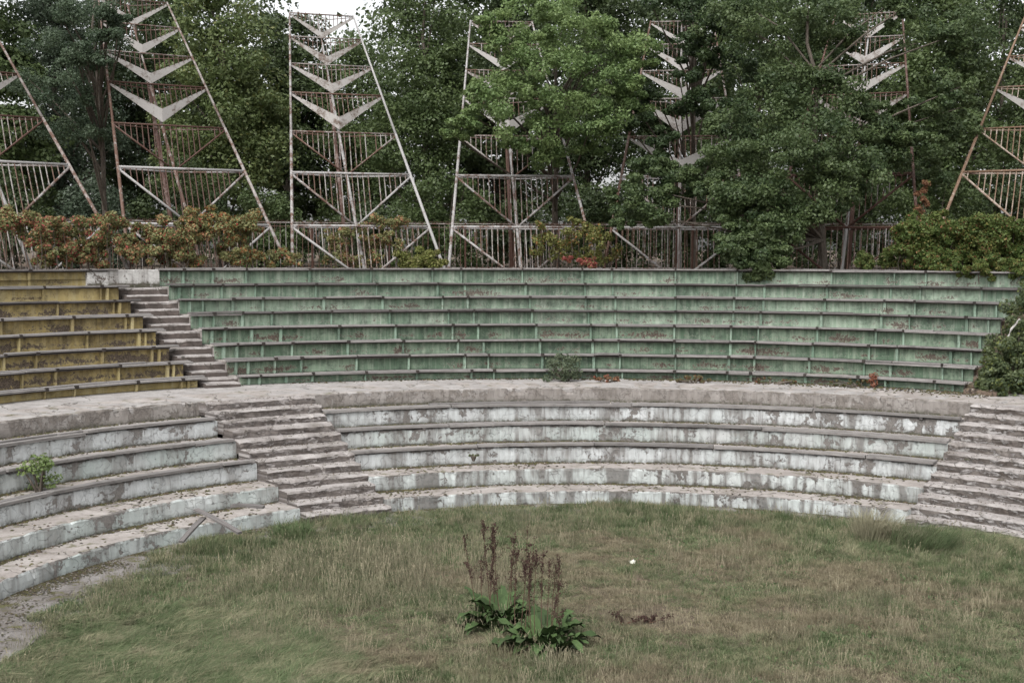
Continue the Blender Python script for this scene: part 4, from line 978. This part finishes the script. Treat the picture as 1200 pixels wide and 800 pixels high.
# ------------------------------------------------------------------ dock plant with dried seed stalks in the middle
def dock():
    mats = []
    N = NT('dock_leaf', .6); N.b.inputs['Specular IOR Level'].default_value = .2; p = N.pos(); u, v, _ = N.sep(N.uv())
    c = N.mix(N.noise(p, 5, 4), (.028, .055, .018), (.07, .105, .038)); c = N.mix(N.ramp(N.math('ABSOLUTE', N.math('SUBTRACT', u, .5)), .0, .05, .7, 0), c, (.12, .16, .07)); N.col(hsv_jit(N, c, .3)); lf = N.m
    def plant(c0, nl, size, label, stalks_, group):
        root = empty('dock_plant', c0, 0, label, 'plant', group)
        for i in range(nl):
            a = i * 2.4 + rng.uniform(-.3, .3); L = size * 1.5 * rng.uniform(.6, 1.15); W = L * rng.uniform(.28, .48); el = rng.uniform(.3, 1.35)
            n = 6; V = []; uv = []; F = []; r0 = rng.uniform(0, .42)
            x0 = np.array([c0[0] + cos(a) * r0, c0[1] + sin(a) * r0, .01]); d = np.array([cos(a), sin(a)]); s = np.array([-sin(a), cos(a), 0])
            for k in range(n + 1):
                t = k / n; ee = el - rng.uniform(.7, 1.5) * t * t; 
                if k == 0: c = x0.copy()
                else: c = c + L / n * np.array([d[0] * cos(ee), d[1] * cos(ee), sin(ee)])
                wv = W * (max(.06, sin(pi * min(1, t * .93 + .07)**.8)) if t < 1 else .02); rip = .03 * sin(k * 2.2 + i)
                V += [c - s * wv / 2 + (0, 0, .22 * wv + rip), c, c + s * wv / 2 + (0, 0, .22 * wv - rip)]
                if c[2] < .01: V[-1][2] = V[-2][2] = V[-3][2] = .012
            for k in range(n):
                for j in range(2):
                    F.append((k * 3 + j, k * 3 + j + 1, k * 3 + j + 4, k * 3 + j + 3)); uv += [(j * .5, k / n), (j * .5 + .5, k / n), (j * .5 + .5, (k + 1) / n), (j * .5, (k + 1) / n)]
            mk('leaf', V, F, lf, root, uv=uv, smooth=True)
        for (dx, dy, h, lx, dens) in stalks_:
            b_ = np.array([c0[0] + dx, c0[1] + dy, 0.]); t = b_ + np.array([lx, rng.uniform(-.05, .05), h * 1.13]); m = (b_ + t) / 2 + (rng.normal() * .02, 0, 0)
            V, F = path_tube([b_, (b_ + m) / 2, m, (m + t) / 2, t], [.0065, .006, .0055, .004, .0025], 5)
            st = mk('flower_stalk', V, F, M['stalk'], root)
            br = []; C = []; 
            for k in range(int(5 + 5 * dens)):
                f = rng.uniform(.5, .97); p0 = b_ + (t - b_) * f; q = p0 + np.array([rng.normal() * .08, rng.normal() * .08, rng.uniform(.05, .2)]) * (1.1 - f + .4)
                br.append(path_tube([p0, q], [.003, .002], 3)); 
                for e in np.linspace(0, 1, 5): C.append(p0 + (q - p0) * e)
            for e in np.linspace(.6, 1, 9): C.append(b_ + (t - b_) * e)
            V, F = merge(br); nb0 = len(V); V = list(V)
            F = list(F); 
            for c in C:
                for _ in range(int(5 * dens + 1)):
                    q = c + rng.normal(size=3) * (.013, .013, .02); e1 = rng.normal(size=3) * .008; e2 = rng.normal(size=3) * .008; o = len(V)
                    V += [q - e1, q - e2, q + e1, q + e2]; F += [(o, o + 1, o + 2, o + 3)]
            mk('seed_head', V, F, M['seed'], st)['kind'] = 'stuff'
        return root
    N = NT('seed_heads', .9); N.col(N.mix(N.noise(N.pos(), 20, 3), (.035, .022, .018), (.085, .048, .038))); M['seed'] = N.m
    Zp = 20.2
    c1 = at(588, 745, 20.0) * (1, 1, 0); c2 = at(638, 772, 18.95) * (1, 1, 0)
    px = 20.3 / 1450
    g_ = 'dock plants in the middle of the arena'
    s1 = [(-.38 + .0, .12, 1.62 - .35, -.24, 1.), (-.16, .1, 1.50, -.15, 1.3), (-.10, .2, 1.42, -.05, 1.3), (-.02, .15, 1.40, -.12, .8), (.07, .1, 1.35, .16, 1.1), (.12, .2, 1.0, .05, .5), (-.28, .1, .9, -.06, .4), (.02, 0, .8, -.2, .9), (-.2, .0, .95, .06, .4), (.2, .15, 1.1, .06, .4)]
    s2 = [(-.36, .2, 1.62, .12, 1.3), (-.3, .1, 1.5, .17, 1.1), (-.22, .2, 1.35, .02, .7), (-.12, .1, 1.25, .02, .6), (-.02, .2, 1.28, .02, .7), (.06, .1, 1.2, .05, .7), (.12, .15, 1.15, .1, .5), (.2, .1, 1.25, .06, 1.1), (.1, 0, .75, .12, .5), (.16, .0, .5, .16, .8), (-.42, .1, .9, .0, .5), (-.17, .1, 1.0, -.05, .4)]
    plant(c1, 84, .40, 'left dock plant with broad dark leaves and tall dried brown seed stalks', s1, None)
    plant(c2, 80, .38, 'right dock plant, nearer and lower, with leaves spreading flat to the right', s2, None)
dock()
# small things in the grass
def dried(c, h, label, n=5):
    root = empty('dried_weed', c, 0, label, 'weed'); br = []; V2 = []; F2 = []
    for _ in range(n):
        t = np.array(c) + np.array([rng.normal() * .22, rng.normal() * .1, h * rng.uniform(.3, 1)]); br.append(path_tube([c, (np.array(c) + t) / 2, t], [.007, .005, .003], 4))
        for _ in range(60):
            q = t + (np.array(c) - t) * rng.random() * .5 + rng.normal(size=3) * .02; e1 = rng.normal(size=3) * .012; e2 = rng.normal(size=3) * .012; o = len(V2); V2 += [q - e1, q - e2, q + e1, q + e2]; F2 += [(o, o + 1, o + 2, o + 3)]
    V, F = merge(br); mk('stalk', V, F, M['stalk'], root); mk('seed_head', V2, F2, M['seed'], root)['kind'] = 'stuff'
dried(at(733, 752, 20.0) * (1, 1, 0), .24, 'short dark dried weed right of the dock plants')
dried(at(765, 752, 20.1) * (1, 1, 0), .16, 'low dark dried weed, farther right of the dock plants')
# white umbel flower
c = at(742, 690, 22.3) * (1, 1, 0); root = empty('wildflower', c, 0, 'single white flower head on a thin stem in the grass right of the dock plants', 'flower')
V, F = path_tube([c, c + (.02, 0, .25), c + (.04, 0, .46)], [.006, .005, .004], 5); N = NT('flower_stem', .8); N.col(N.mix(N.noise(N.pos(), 9), (.08, .11, .04), (.13, .16, .07))); mk('stem', V, F, N.m, root)
V = []; F = []
for _ in range(50):
    q = c + (.04, 0, .47) + rng.normal(size=3) * (.022, .022, .014); e1 = rng.normal(size=3) * .010; e2 = rng.normal(size=3) * .010; o = len(V); V += [q - e1, q - e2, q + e1, q + e2]; F += [(o, o + 1, o + 2, o + 3)]
N = NT('white_petals', .7); N.col(N.mix(N.noise(N.pos(), 30), (.75, .75, .68), (.6, .6, .5))); mk('flower_head', V, F, N.m, root)
print('objects', len(bpy.data.objects), 'tris', sum(len(o.data.polygons) * 2 for o in bpy.data.objects if o.type == 'MESH'))
